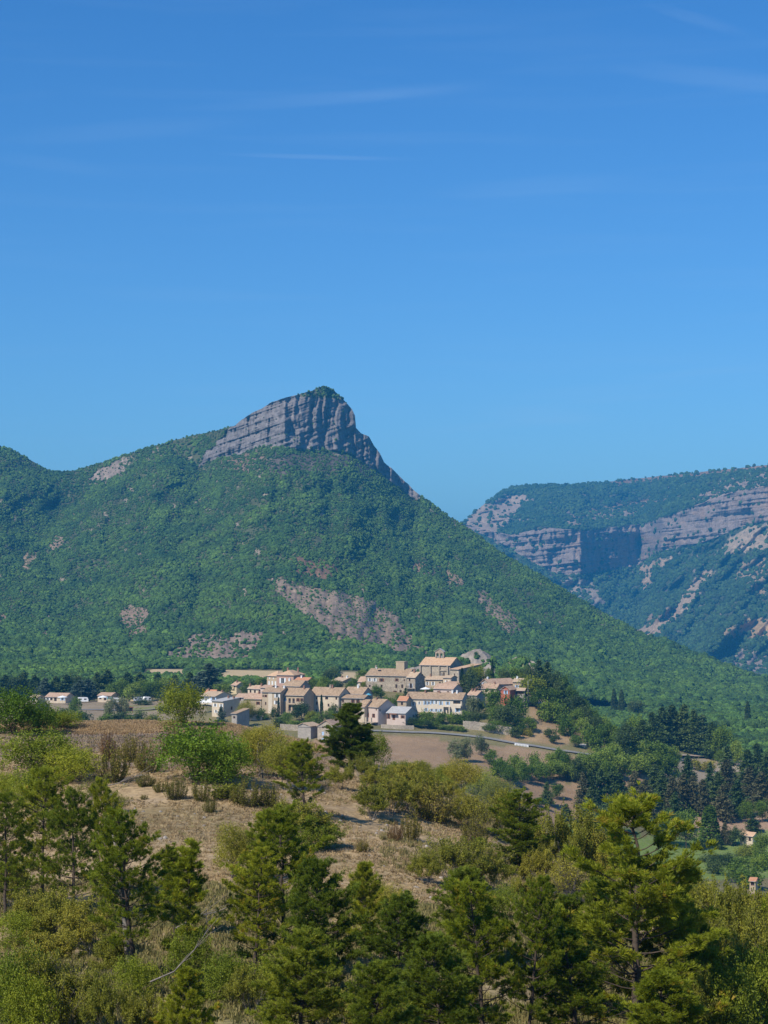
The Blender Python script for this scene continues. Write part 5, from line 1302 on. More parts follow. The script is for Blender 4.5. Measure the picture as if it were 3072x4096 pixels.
# walls
outbuilding_wall('retaining_wall', 'long grey dry-stone retaining wall above the curving road', [(463,732),(480,732),(500,731),(512,731)], 3.4, W_['stonel'])
outbuilding_wall('garden_wall', 'pale stone garden wall under the grey-roofed bungalow', [(381,729),(392,728),(404,727.5),(414,728)], 1.6, W_['stonel'])
outbuilding_wall('garden_wall', 'low pale wall left of the round dark tree in the village gardens', [(232,735),(245,735),(262,734)], 2.2, W_['cream'])
outbuilding_wall('garden_wall', 'stone terrace wall between the left gardens and the blue shuttered house', [(280,718),(300,717),(320,716)], 2.4, W_['stonel'])
outbuilding_wall('garden_wall', 'short stone wall under the row house garden', [(453,742),(462,742)], 2.0, W_['stonel'])
outbuilding_wall('terrace_wall', 'low wall of the square beside the red gable house', [(515,782),(530,782),(540,784)], 1.3, W_['stonel'])
def barrier():
    for i in range(9):
        u = (2062+i*6)/4; D = 717.5; p = gpt(u, D); m = MB()
        m.prism([(-.45,-.1),(.45,-.1),(.38,.3),(.32,.85),(-.32,.85),(-.38,.3)], -.22, .22)
        o = link('barrier_block', m.mesh('barrier_block', S_['canvas'])); o.location = [float(c) for c in p]
        o['label'] = nth(i, 9)+'white block of the barrier along the outer edge of the road'; o['category'] = 'barrier'; o['group'] = 'white barrier blocks along the road'
barrier()
def lamp(u, vt, D, label):
    g = gpt(u, D); h = CZ+(HV-vt)/F*D-g[2]; r = empty('street_lamp', g, label, 'street lamp')
    m = MB(); m.tube([(0,0,-.3),(0,0,h-.5),(.3,0,h),(1.1,0,h+.05)], [.12,.09,.07,.06], 8); link('pole', m.mesh('pole', S_['metal'], True), r)
    m = MB(); m.box(.9, 1.7, -.15, .15, h-.05, h+.12); link('lamp_head', m.mesh('lamp_head', S_['grey']), r)
lamp(528, 680, 778, 'tall grey street lamp on the square by the yellow-green tree')
lamp(286, 721, 730, 'thin lamp post in the gardens left of the blank stone house')
def parasol(u, v, D, w, label, col='canvas', h=2.5):
    p = P(u, v, D); r = empty('parasol', (p[0], p[1], p[2]-h), label, 'parasol', 'open parasols')
    m = MB(); m.tube([(0,0,-1),(0,0,h-.05)], .04, 6); link('pole', m.mesh('pole', S_['metal']), r)
    n = 8; m = MB(); v_ = [(0,0,h)]+[(w/2*math.cos(k*6.283/n), w/2*math.sin(k*6.283/n), h-.75) for k in range(n)]+[(w/2*math.cos(k*6.283/n), w/2*math.sin(k*6.283/n), h-.95) for k in range(n)]
    m.add(v_, [(1+k, 1+n+k, 1+n+(k+1) % n, 1+(k+1) % n) for k in range(n)], [(0, 1+k, 1+(k+1) % n) for k in range(n)]); link('canopy', m.mesh('canopy', S_[col]), r)
parasol(425.5, 687, 775, 4.6, 'broad cream parasol on the terrace below the church')
parasol(62.5, 695.5, 868, 5.0, 'white parasol before the leftmost bungalow')
parasol(103, 695.5, 870, 5.0, 'white parasol before the second bungalow')
parasol(368.5, 693, 757, 2.6, 'small turquoise parasol left of the stone building garden', 'teal')
def caravan(u, v, D, label, L=5.2, rz=.2):
    p = P(u, v, D); g = gpt(u, D); r = empty('caravan', (g[0], g[1], g[2]+.1), label, 'caravan', 'caravans parked on the camp site', rz)
    m = MB(); m.prism([(-L/2,.5),(L/2,.5),(L/2,1.6),(L/2-.5,2.5),(-L/2+.3,2.6),(-L/2,2.0)], -1.1, 1.1); link('body', m.mesh('body', S_['canvas']), r)
    for a_ in (-1.8, .5): m = MB(); m.box(a_, a_+1.15, -1.13, -1.102, 1.4, 2.0); link('window', m.mesh('window', S_['glass']), r)
    for a_ in (-1.05, .85): m = MB(); m.tube([(0,a_,.35),(0,a_+.2,.35)], .35, 12); link('wheel', m.mesh('wheel', S_['dark']), r)
caravan(83, 699, 882, 'white caravan between the two camp bungalows'); caravan(117, 699, 880, 'white caravan at the right of the second bungalow', 4.2)
caravan(73.5, 700, 905, 'white caravan half behind the blue-green cedars', 4.2, -.3); caravan(138, 699, 890, 'white caravan in the shade of the broadleaf camp trees', 4.5); caravan(147, 699, 886, 'small white caravan under the camp trees, right of the other', 3.6, .5)
def board(u, v, D):
    g = gpt(u, D); r = empty('notice_board', g, 'dark wooden notice board on two posts beside the camp road', 'sign'); h = 2.6
    for px_ in (-1.6, 1.6): m = MB(); m.box(px_-.1, px_+.1, -.1, .1, -.3, h); link('post', m.mesh('post', S_['brown']), r)
    m = MB(); m.box(-1.49, 1.49, -.06, .06, 1.0, h-.1); link('panel', m.mesh('panel', S_['dark']), r)
    m = MB(); slab(m, [(-2,-.5,h-.02),(2,-.5,h-.02),(2,0,h+.35),(-2,0,h+.35)], .06); slab(m, [(-2,.5,h-.02),(-2,0,h+.35),(2,0,h+.35),(2,.5,h-.02)], .06); link('roof', m.mesh('roof', S_['brown']), r)
board(129, 712, 800)

# ------------------------------------------------------------ foreground pines and scrub (frame pixels: u, top, base, width)
def near(kind, u, vt, vb, w, label, D=None, group=None): return plant(kind, u, vt, vb, w, D, label, group, dmin=35)
# slope shrubs
near('bushY', 37, 728, 778, 78, 'loose light green bush at the left under the dry crest', group='leafy bushes on the slope')
near('bushY', 72, 745, 782, 60, 'right lobe shrub of light green beside the loose bush on the left crest', group='leafy bushes on the slope')
near('bushY', 30, 770, 810, 50, 'pale green shrub below the loose light green bush on the left', group='leafy bushes on the slope')
near('bushY', 3, 772, 800, 34, 'yellow-green shrub cut by the left edge of the photo', group='leafy bushes on the slope')
near('bush', 196, 722, 781, 92, 'big bright green bush standing out on the bare slope', group='leafy bushes on the slope')
near('bush', 222, 733, 784, 56, 'right half companion of the big bright green bush', group='leafy bushes on the slope')
near('bush', 12, 686, 724, 62, 'large leafy green tree on the crest at the left edge', D=150, group='leafy trees on the left crest')
near('bush', 38, 701, 724, 44, 'lower leafy tree right of the large one on the left crest', D=152, group='leafy trees on the left crest')
near('bushY', 62, 710, 724, 40, 'small leafy shrub on the crest, right of the leafy trees', D=156, group='leafy trees on the left crest')
near('bushD', 183, 681, 724, 46, 'bushy green tree on the crest before the white veranda house', D=158)
near('decid', 262, 724, 778, 50, 'grey-green loose tree right of the big bright bush', group='young oaks on the slope')
near('decid', 284, 735, 790, 48, 'second loose tree, further right of the big bright bush', group='young oaks on the slope')
near('decid', 246, 728, 765, 36, 'low loose tree touching the right side of the big bright bush', group='young oaks on the slope')
near('bushO', 300, 742, 778, 40, 'fine-twigged olive bush left of the blank stone house front', group='fine-twigged olive bushes')
BX = 'box shrubs dotted over the bare slope'
for (k, u, vt, vb, w, lb) in [
 ('box', 112, 742, 782, 32, 'spiky box shrub alone left of the big bright bush'), ('boxR', 108, 731, 760, 18, 'tall rusty sprigs rising above the spiky box shrub'),
 ('box', 133, 733, 762, 26, 'dark olive box shrub upslope, left of the big bright bush'), ('box', 148, 742, 772, 26, 'box shrub leaning against the left side of the big bright bush'),
 ('boxR', 174, 724, 755, 26, 'orange-brown box shrub behind the big bright bush'), ('boxR', 218, 726, 752, 18, 'rusty sprigs poking over the right of the big bright bush'),
 ('box', 145, 771, 787, 20, 'small box shrub below the left of the big bright bush'), ('box', 175, 776, 799, 24, 'box shrub straight below the big bright bush'),
 ('box', 201, 778, 801, 20, 'box shrub below the right of the big bright bush'), ('box', 210, 796, 813, 14, 'little golden box shrub on the open slope'),
 ('box', 160, 780, 792, 14, 'tiny box shrub between two box shrubs on the open slope'), ('box', 144, 794, 800, 8, 'single tiny sprig on the open middle slope'),
 ('box', 248, 776, 806, 34, 'wide dark box shrub left of the small slope pine'), ('box', 268, 780, 808, 32, 'dark box shrub just left of the small slope pine'),
 ('box', 98, 783, 791, 12, 'tiny box tuft under the spiky box shrub'), ('so', 228, 783, 800, 34, 'low green cushion shrub right of the golden box shrub'),
 ('box', 434, 782, 822, 38, 'dark upright box shrub in the middle of the right scrub'), ('box', 362, 838, 866-14, 14, 'small box sprig casting a shadow on the tussock slope'),
 ('boxR', 396, 822, 842, 16, 'brownish box sprig on the tussock slope right of the shadowed bush'), ('box', 411, 808, 840, 20, 'narrow box sprig left of the twiggy bush pile'),
 ('box', 474, 812, 850, 26, 'golden box shrub high right of the twiggy bush pile'), ('box', 283, 795, 818, 16, 'little box shrub right below the small slope pine'),
 ('box', 500, 792, 822, 30, 'olive box shrub left of the rusty-tipped pine'), ('box', 487, 845, 865, 20, 'yellow-green box shrub on the dirt strip left of the rusty-tipped pine'),
 ('box', 262, 812, 832, 14, 'small box shrub above the twisted oak'), ('boxR', 430, 778, 800, 18, 'orange-tipped sprigs behind the dark upright box shrub')]:
    near(k, u, vt, vb, w, lb, group=BX)
near('pineL', 304, 740, 818, 50, 'small pine with dark trunk standing on the open slope', group='pines of the slope')
near('pineK', 351, 704, 769, 50, 'big dark dense pine in front of the blue shuttered house', group='pines of the slope')
near('bushD', 374, 732, 766, 30, 'dark green bush at the right foot of the big dense pine', group='leafy bushes on the slope')
near('bushO', 300, 800, 848, 66, 'large dark olive bush with a long shadow on the slope', group='fine-twigged olive bushes')
near('bushD', 322, 818, 850, 52, 'dense green bush beside the large olive bush and its shadow', group='leafy bushes on the slope')
near('bushD', 290, 825, 852, 44, 'low green bush left of the large dark olive bush', group='leafy bushes on the slope')
rs_ = random.Random(11)
row([('bushO', 1480,3130,3280,190), ('bushO', 1560,3100,3260,170), ('bushO', 1640,3130,3250,190), ('bushO', 1700,3080,3230,170), ('bushO', 1530,3060,3170,170), ('bushO', 1620,3050,3160,170),
     ('bushO', 1440,3020,3130,130), ('bushO', 1370,3060,3160,120), ('bushO', 1780,3120,3230,150)], 'fine-leaved olive bush', 'in the pale scrub right of the dense pine', 'pale olive scrub right of the dense pine')
row([('bushD', 1590,3040,3120,120), ('decid', 1700,3040,3150,140), ('bushY', 1650,3050,3130,130), ('bushD', 1780,3050,3150,130), ('decid', 1850,3030,3180,160), ('bushD', 1760,3100,3180,110), ('bushY', 1930,3080,3190,150), ('decid', 1990,3110,3230,150),
     ('bushT', 1910,3160,3330,200), ('bushO', 2010,3150,3360,170), ('bushO', 1880,3180,3320,170)], 'green bush', 'on the lip of the slope under the dry field', 'bushes on the lip below the dry field')
row([('bushT', 1790,3330,3520,220), ('bushO', 1850,3350,3540,230), ('bushT', 1910,3360,3520,220), ('bushO', 1710,3400,3540,170), ('bushO', 1960,3420,3560,160)], 'twiggy bush', 'in the pile of bare twigs right of centre', 'twiggy bush pile right of centre')
row([('bushO', 2200,3250,3520,200), ('bushO', 2270,3220,3560,240), ('bushO', 2350,3270,3580,220), ('bushO', 2420,3300,3600,200), ('bushO', 2160,3380,3560,150), ('bushT', 2300,3400,3620,260)], 'yellow-green willow-like bush', 'in the thicket left of the large right pine', 'yellow-green thicket left of the large right pine')
near('pineL', 520, 790, 878, 66, 'tall pine with rusty branch tips at the right of the slope', group='pines of the slope')
near('pineD', 525, 835, 880, 54, 'dark low pine at the foot of the rusty-tipped pine', group='pines of the slope')
near('boxR', 505, 797, 823, 20, 'rust-coloured dying sprigs left of the rusty-tipped pine', group='dying sprigs')
# pines of the lower left
PL = 'pines of the foreground'
for (k, u, vt, vb, w, lb) in [
 ('pine', 42, 768, 905, 74, 'slim pine left with bare trunk below the pale shrubs'), ('pine', 74, 790, 925, 80, 'pine with dark trunk, second from left under the slope'),
 ('pine', 5, 795, 925, 70, 'pine cut by the left edge below the slope'), ('pine', 108, 778, 900, 46, 'young pine between the two dark-trunked pines on the left'),
 ('pine', 133, 808, 985, 100, 'tall open pine with pale dead branches left of centre'), ('pineS', 188, 840, 985, 44, 'very slender pine with bare straight trunk left of centre'),
 ('pineS', 175, 848, 940, 36, 'thin young pine left beside the very slender pine'), ('pineL', 285, 806, 975, 96, 'dark crooked pine in the centre left with ragged top'),
 ('pineD', 322, 860, 1000, 100, 'broad dense pine hiding the slope in the centre'), ('pine', 255, 850, 985, 84, 'ragged pine left of the crooked centre pine'),
 ('pineC', 366, 862, 950, 40, 'small pale pine sapling right of the centre tussocks'),
 ('pineD', 300, 930, 1060, 110, 'wide low pine at the bottom centre left'), ('pineD', 470, 868, 965, 90, 'dense green pine right under the twiggy bush pile'),
 ('pineD', 395, 895, 1010, 100, 'thick pine in the lower centre with hidden trunk'), ('pineL', 484, 880, 1050, 90, 'sunlit yellow-green pine in the lower centre'),
 ('pine', 529, 878, 1060, 80, 'pine with two bare dark stems in the lower centre right'), ('pineD', 440, 935, 1060, 110, 'wide bushy pine at the bottom centre'),
 ('pineD', 560, 895, 1010, 90, 'leafy pine left of the large right pine'), ('pineL', 636, 800, 1045, 165, 'largest pine of the photo, standing at the right'),
 ('pineD', 665, 880, 1030, 110, 'dark right shoulder pine behind the largest pine'), ('pineD', 600, 880, 1020, 90, 'dense pine against the left side of the largest pine'),
 ('pineL', 578, 930, 1060, 90, 'slim pine at the bottom left of the largest pine'), ('pineC', 664, 972, 1090, 100, 'fresh green young pine at the bottom right'),
 ('pineC', 187, 968, 1060, 54, 'young pine over the dry grass at the bottom left'),
 ('pineD', 375, 960, 1075, 96, 'bushy pine in the bottom row left of centre'),
 ('pineD', 700, 925, 1030, 60, 'small dark pine at the right foot of the largest pine')]:
    near(k, u, vt, vb, w, lb, group=PL)
row([('bushO', 60,3440,3640,240), ('bushY', 30,3420,3600,180), ('bushO', 160,3560,3760,260), ('bushO', 260,3560,3800,280), ('bushO', 370,3600,3830,260), ('bushY', 90,3640,3800,220), ('bushO', 440,3720,3920,220), ('bushO', 200,3720,3900,260)],
    'yellow-olive bush', 'in the autumn-tinged thicket at lower left', 'yellow-olive thicket at the lower left')
row([('bushD', 60,3780,4150,260), ('bushO', 170,3800,4150,260), ('bushT', 240,3850,4160,260), ('bushO', 330,3880,4150,240), ('bushO', 440,3900,4200,220), ('bushY', 540,3820,4000,200), ('bushY', 120,3900,4180,200), ('bushO', 560,3960,4200,200)],
    'bush', 'along the bottom edge at the left', 'bushes along the bottom left edge')
row([('bushD', 900,3800,4020,220), ('bushO', 1010,3860,4060,220), ('bushD', 1110,3820,4040,240), ('bushO', 1320,3950,4150,260), ('bushO', 1480,3960,4170,260), ('bushD', 1620,3900,4120,240), ('bushY', 1750,3960,4180,220), ('bushD', 760,3700,3960,180)],
    'bush', 'between the dry grass and the bottom pines', 'bushes of the bottom centre')
row([('bushO', 2780,3500,3860,260), ('bushO', 2880,3520,3900,260), ('bushO', 2980,3540,3900,260), ('bushY', 3060,3560,3900,240), ('bushO', 2860,3680,4050,280), ('bushO', 2980,3720,4080,280), ('bushY', 3050,3780,4150,260), ('bushD', 2900,3840,4200,280),
     ('bushO', 2780,3880,4200,260), ('bushO', 3070,3620,3960,240), ('bushD', 2740,3440,3700,160), ('bushO', 2700,3600,3800,150)], 'olive-green bush', 'in the slope thicket at the lower right', 'thicket at the lower right')
row([('bushO', 2100,3500,3640,170), ('bushO', 2180,3560,3700,180), ('bushT', 2240,3600,3760,180), ('bushD', 2010,3540,3680,150), ('decid', 1460,3480,3640,150), ('bushO', 1600,3560,3700,160), ('decid', 1540,3540,3720,160)], 'scrubby bush',
    'along the lower fringe of the bare slope', 'scrub on the lower fringe of the bare slope')
# twisted oak, dead wood
near('bushT', 245, 822, 880, 62, 'twisted half-bare oak on the lower slope with dark limbs')
near('decid', 232, 822, 878, 40, 'sparse grey-green crown left of the twisted oak', group='young oaks on the slope')
def dead_branch(u, v, D, pts, r, label, name='fallen_branch'):
    p = P(u, v, D); e = empty(name, p, label, 'branch', 'dead branches'); m = MB(); pts = np.array(pts, float); m.tube(pts, np.linspace(r, r*.3, len(pts)), 6)
    rs = np.random.default_rng(int(u))
    for k in range(7):
        q = pts[rs.integers(1, len(pts))]; d = (pts[-1]-pts[0])*.35+rs.normal(0, .35, 3); m.tube([q, q+d*.5+rs.normal(0, .05, 3), q+d], [r*.4, r*.25, r*.1], 4)
    link('wood', m.mesh('wood', M['bark_grey'], True), e)
dead_branch(176, 928, 74, [(0,0,0),(.9,-.2,.5),(1.8,-.3,.75),(2.8,-.3,1.2),(3.6,-.4,1.5)], .04, 'long pale dead branch across the left pines')
dead_branch(150, 982, 60, [(0,0,0),(.8,0,.35),(1.5,-.1,1.1),(1.9,-.1,2.0)], .032, 'pale bent dead branch low at the left')
dead_branch(130, 985, 66, [(0,0,-1),(-.1,0,1.5),(-.25,0,3.0),(-.35,0,4.5)], .17, 'bare dark dead trunk standing at lower left', 'dead_trunk')
dead_branch(95, 795, 120, [(0,0,0),(.8,0,.6),(1.6,0,.8),(2.6,0,1.2)], .07, 'grey dead branches by the dark hollow on the left slope')
near('bushT', 98, 776, 808, 52, 'grey leafless bush by the dark hollow on the left slope')
near('bushT', 120, 790, 812, 34, 'low grey leafless bush right of the dark hollow')
# tussocks and dry grass
def tufts(name, label, n, ur, Dr, cond, h, mat, seed, blades=10, spread=.8, cols=(0, 1), flat=.5):
    rs = np.random.default_rng(seed); u = rs.uniform(*ur, n); D = np.sqrt(rs.uniform(Dr[0]**2, Dr[1]**2, n)); x_ = (u-384)/F*D
    k = cond(x_, D, u); x_, D, u = x_[k], D[k], u[k]; n = len(x_)
    hh = h*rs.uniform(.5, 1.4, n); c = np.stack([x_, D, gz(x_, D)-.02], -1)
    c = np.repeat(c, blades, 0); hh = np.repeat(hh, blades)[:, None]; cv = np.repeat(rs.uniform(*cols, n), blades)
    v = rs.normal(size=(n*blades, 3))*spread; v[:, 2] = np.abs(v[:, 2])*.4+flat; v /= np.linalg.norm(v, axis=1)[:, None]
    s = np.cross(v, rs.normal(size=v.shape)); s /= np.linalg.norm(s, axis=1)[:, None]+1e-9; s *= hh*.10
    c = c+rs.normal(size=c.shape)*hh*np.array([[.35, .35, 0]])
    vs = np.stack([c-s, c+s, c+v*hh+s*.4, c+v*hh-s*.4], 1).reshape(-1, 3)
    link(name, mesh_np(name, vs, np.arange(len(vs)).reshape(-1, 4), mat, False, np.repeat(cv, 4)), kind='stuff', label=label, category='grass')
M['tuss'] = leaf_mat('tussock', (.24,.165,.08), (.49,.36,.195), (.17,.17,.05), trans=.15, var=0)
M['dry'] = leaf_mat('dry_grass', (.34,.235,.11), (.50,.365,.185), trans=.25, var=0)
M['drygreen'] = leaf_mat('meadow_grass', (.16,.16,.05), (.34,.28,.11), trans=.3, var=0)
M['heath'] = leaf_mat('grey_heath', (.20,.155,.115), (.36,.28,.20), (.12,.14,.05), trans=.1, var=0)
tufts('tussock_grass', 'low tan grass tussocks covering the bare slope', 42000, (-60, 620), (88, 150), lambda x_, D, u: fbm(x_/7, D/7, 3, 201) < .35, .16, M['tuss'], 31, 10)
tufts('heath_cushions', 'grey-brown dwarf heath cushions near the crest', 9000, (-60, 330), (128, 162), lambda x_, D, u: fbm(x_/6, D/5, 3, 202) > -.05, .24, M['heath'], 32, 12, .9)
tufts('crest_grass', 'tall golden dry grass along the left crest', 60000, (-60, 330), (153, 176), lambda x_, D, u: fbm(x_/5, D/5, 3, 203) > -.4,   .24, M['dry'], 33, 9, .6, (.25, .75), .7)
tufts('meadow_grass', 'dry yellow-green grass on the foreground floor', 30000, (-60, 830), (44, 90), lambda x_, D, u: fbm(x_/5, D/5, 3, 204) > -.3, .24, M['drygreen'], 34, 8, .35, flat=.9)
tufts('scrub_grass', 'rank dry grass among the right-hand scrub', 16000, (380, 830), (88, 152), lambda x_, D, u: fbm(x_/5, D/5, 3, 205) > -.1, .22, M['drygreen'], 35, 9, .4, flat=.8)
def rocks():
    rs = np.random.default_rng(8); m = MB()
    import mathutils
    phi = (1+5**.5)/2; iv = np.array([(-1,phi,0),(1,phi,0),(-1,-phi,0),(1,-phi,0),(0,-1,phi),(0,1,phi),(0,-1,-phi),(0,1,-phi),(phi,0,-1),(phi,0,1),(-phi,0,-1),(-phi,0,1)])/1.9
    ff = [(0,11,5),(0,5,1),(0,1,7),(0,7,10),(0,10,11),(1,5,9),(5,11,4),(11,10,2),(10,7,6),(7,1,8),(3,9,4),(3,4,2),(3,2,6),(3,6,8),(3,8,9),(4,9,5),(2,4,11),(6,2,10),(8,6,7),(9,8,1)]
    for i in range(1500):
        u = rs.uniform(-40, 560); D = rs.uniform(92, 160); x_ = (u-384)/F*D; s = .03+.12*rs.random()**5
        m.add(iv*s*rs.uniform(.6, 1.2, (12, 3))+np.array([x_, D, float(gz(x_, D))]), None, ff)
    link('loose_stones', m.mesh('loose_stones', plain_mat('limestone', (.38,.34,.29), (.28,.24,.20), 3, world=True)), kind='stuff', label='pale loose stones scattered over the bare slope', category='stones')
rocks()

# ------------------------------------------------------------ village trees
def V(kind, u, vt, vb, w, D, label, group='garden trees of the village'): plant(kind, u, vt, vb, w, D, label, group, native=True)
V('cc', 838,2655,2790,140,850,'large blue-green cedar behind the veranda house')
V('cc', 800,2690,2800,110,845,'lower blue-green cedar left of the large cedar')
V('mb', 888,2728,2786,70,835,'bright green tree right of the large cedar')
V('c', 760,2690,2800,90,850,'dark conifer far left behind the village')
V('md', 985,2745,2790,40,840,'dark small tree beside the low farm house')
V('s', 965,2710,2730,30,900,'small round tree at the edge of the left tan field')
row([('sd',1010,2712,2760,60,860),('s',1040,2712,2758,50,858),('sd',1065,2712,2755,50,856),('s',985,2725,2770,44,855)], 'dark shrub', 'in the hedge above the stepped row', 'hedge behind the stepped row', dmin=300)
V('cc', 885,2828,2905,62,700,'pale blue-green young conifer below the grey-roofed cream house')
V('decid', 983,2796,2885,80,732,'olive-brown round tree below the wide pink roof')
V('s', 1050,2828,2865,56,735,'green shrub under the white striped house'); V('s', 1015,2835,2870,46,736,'green shrub right of the olive-brown round tree')
V('cy', 1114,2788,2842,12,742,'small cypress against the white striped house'); V('sd', 1100,2825,2848,34,740,'dark clipped shrub beside the small cypress')
V('mb', 1140,2848,2895,66,728,'bright rounded tree under the arcaded house'); V('md', 1207,2806,2880,84,733,'big dark round tree before the arcaded house')
V('my', 1245,2843,2890,50,728,'yellow-green round tree right of the big dark one'); V('s', 1262,2850,2892,44,727,'soft green tree left of the tall cypress foot')
V('cy', 1286,2779,2874,17,735,'tall slim cypress before the three-storey cream house')
V('mb', 1312,2834,2868,44,732,'bright shrub right of the tall cypress'); V('md', 1337,2814,2858,34,737,'dark small tree at the foot of the three-storey house')
row([('sb',1170,2880,2906,60,722),('sb',1205,2882,2906,60,722),('s',1235,2880,2904,50,722),('sd',1110,2870,2905,50,722)], 'shrub', 'of the low bright hedge in the left gardens', 'hedge of the left gardens')
row([('md',1225,2722,2760,52,800),('mb',1255,2712,2760,52,800),('mb',1295,2706,2758,62,802),('m',1330,2716,2758,56,800),('md',1355,2722,2760,40,798),('mb',1278,2725,2762,50,795)], 'tree', 'in the green row between the upper and lower houses', 'tree row in mid village')
V('md', 1338,2664,2716,60,960,'dark tree behind the village left of the middle tan field'); V('md', 1300,2680,2716,50,950,'low dark tree behind the village, left of the field tree')
V('s', 1405,2728,2760,50,800,'olive shrub beneath the distant long house'); V('mb', 1445,2680,2722,66,840,'bright tree at the upper left of the turreted building')
V('s', 1420,2712,2745,46,820,'green shrub beside the little pink-roofed house'); V('my', 1456,2725,2750,16,800,'slim yellow-green shrub on the turreted building corner')
V('m', 1507,2737,2795,62,778,'round garden tree before the left of the turreted building'); V('s', 1545,2782,2806,50,768,'low shrubs below the turreted building'); V('s', 1575,2786,2812,44,764,'green shrub left of the orange-roofed small house')
V('c', 1622,2752,2792,28,772,'small dark conifer under the stone annex balcony'); V('s', 1600,2775,2800,36,768,'green shrub under the small dark conifer')
V('s', 1722,2750,2772,50,778,'flat green hedge beside the cream parasol'); V('s', 1690,2752,2770,40,780,'low green hedge left of the cream parasol')
V('cy', 1848,2672,2764,24,786,'dense cypress left of the dark tree below the church'); V('md', 1892,2680,2758,84,784,'big dark leafy tree below the church annex')
V('my', 1925,2662,2708,60,812,'yellow-green tree right of the church annex'); V('mb', 1950,2672,2710,44,812,'bright small tree left of the hilltop cypress'); V('my', 1895,2660,2690,30,806,'golden shrub touching the church annex roof')
V('cy', 1969,2636,2712,17,812,'tall lone cypress on the hilltop right of the church')
V('m', 1968,2750,2836,70,752,'large round green tree before the right cluster of houses'); V('ms', 1888,2782,2850,62,748,'pale grey-green tree at the right end of the white row')
V('md', 1915,2800,2850,44,752,'dark shrub tree right of the pale grey-green tree'); V('cy', 2044,2778,2824,14,750,'small cypress below the red gable house'); V('s', 2062,2778,2812,38,752,'green shrub right of the small right cypress')
V('my', 2130,2700,2780,104,782,'broad yellow-green tree by the square at the village end')
row([('md',2020,2672,2715,50,822),('mb',2052,2668,2712,60,824),('md',2080,2675,2712,44,824),('my',2090,2690,2712,40,815)], 'tree', 'on the skyline behind the right houses', 'trees behind the right houses')
V('md', 1905,2846,2930,84,738,'olive dark tree below the end of the white row'); V('md', 2030,2818,2905,110,736,'wide dark green tree thicket under the large round tree'); V('m', 1995,2820,2880,80,742,'dark bush at the left of the wide thicket')
row([('sb',1690,2838,2872,60,738),('s',1725,2842,2876,60,738),('sb',1765,2845,2880,60,738),('sb',1800,2850,2884,50,740),('s',1835,2852,2886,60,740),('sb',1870,2842,2882,60,742),('s',1660,2845,2875,44,737)], 'green shrub', 'of the garden row under the white houses', 'garden row under the white houses')
row([('md',1650,2868,2925,60,732),('m',1680,2875,2930,56,731),('md',1710,2880,2935,56,730),('m',1740,2885,2932,50,731),('so',1635,2880,2920,50,733)], 'bush', 'on the bank left of the clipped hedge', 'bank bushes above the road')
row([('sb',1775,2898,2940,50,729),('sb',1800,2898,2942,50,729),('sb',1825,2900,2944,50,729),('sb',1850,2902,2944,50,729)], 'block', 'of the clipped bright hedge above the road', 'clipped hedge above the road')
row([('m',1960,2885,2938,70,732),('m',1990,2882,2945,70,732),('m',2015,2895,2948,60,733),('md',2064,2905,2976,52,728),('s',2085,2890,2930,50,735),('so',2105,2910,2950,50,735),('so',1930,2900,2935,50,735)], 'bush', 'over the long retaining wall', 'bushes over the retaining wall')
V('m', 2122,2866,2925,60,742,'round green bush on the dry slope right of the thicket'); V('mb', 2080,2870,2905,56,745,'bright bush between the thicket and the round bush')
V('md', 2200,2912,2960,52,738,'upper dark bush of the pair on the dry shoulder'); V('md', 2216,2935,2990,46,730,'lower dark bush of the pair on the dry shoulder'); V('mb', 2300,2938,3002,56,732,'bright green bush left of the utility cabin')
# shoulder of the hill
rs_ = random.Random(5); it = []
for u, vt, w, D, k in [(2120,2660,60,830,'md'),(2155,2640,70,835,'c'),(2190,2650,80,832,'c'),(2215,2680,70,828,'md'),(2180,2700,80,820,'c'),(2220,2715,80,818,'md'),(2255,2700,60,826,'m'),(2245,2745,80,815,'c'),(2195,2752,90,806,'m'),(2290,2740,70,822,'m'),
                       (2300,2780,80,815,'md'),(2260,2800,80,806,'c'),(2330,2790,70,820,'m'),(2340,2820,80,815,'md'),(2300,2835,70,805,'m'),(2225,2800,70,800,'s'),(2370,2830,70,822,'m'),(2380,2860,80,818,'md'),(2340,2870,70,806,'mb'),(2410,2860,70,825,'mb'),
                       (2420,2890,80,815,'m'),(2270,2850,60,796,'s'),(2150,2745,60,800,'m'),(2375,2905,60,804,'s'),(2450,2900,80,830,'m'),(2180,2790,60,792,'s'),(2460,2930,70,812,'m')]:
    it.append((k, u, vt, None, w, D))
row(it, 'tree', 'on the wooded shoulder right of the village', 'trees of the wooded hill shoulder', drop=95)
V('mb', 2952,2960,3065,56,None,'lime-green tree standing out in the dark belt at the right', 'valley trees'); V('so', 2770,3030,3075,70,None,'pale olive scrub on the bank below the track end', 'valley trees'); V('so', 2830,3040,3085,70,None,'second pale olive scrub on the bank, further right', 'valley trees'); V('m', 2880,3000,3058,60,None,'dark green bush above the bank where the track ends', 'valley trees')
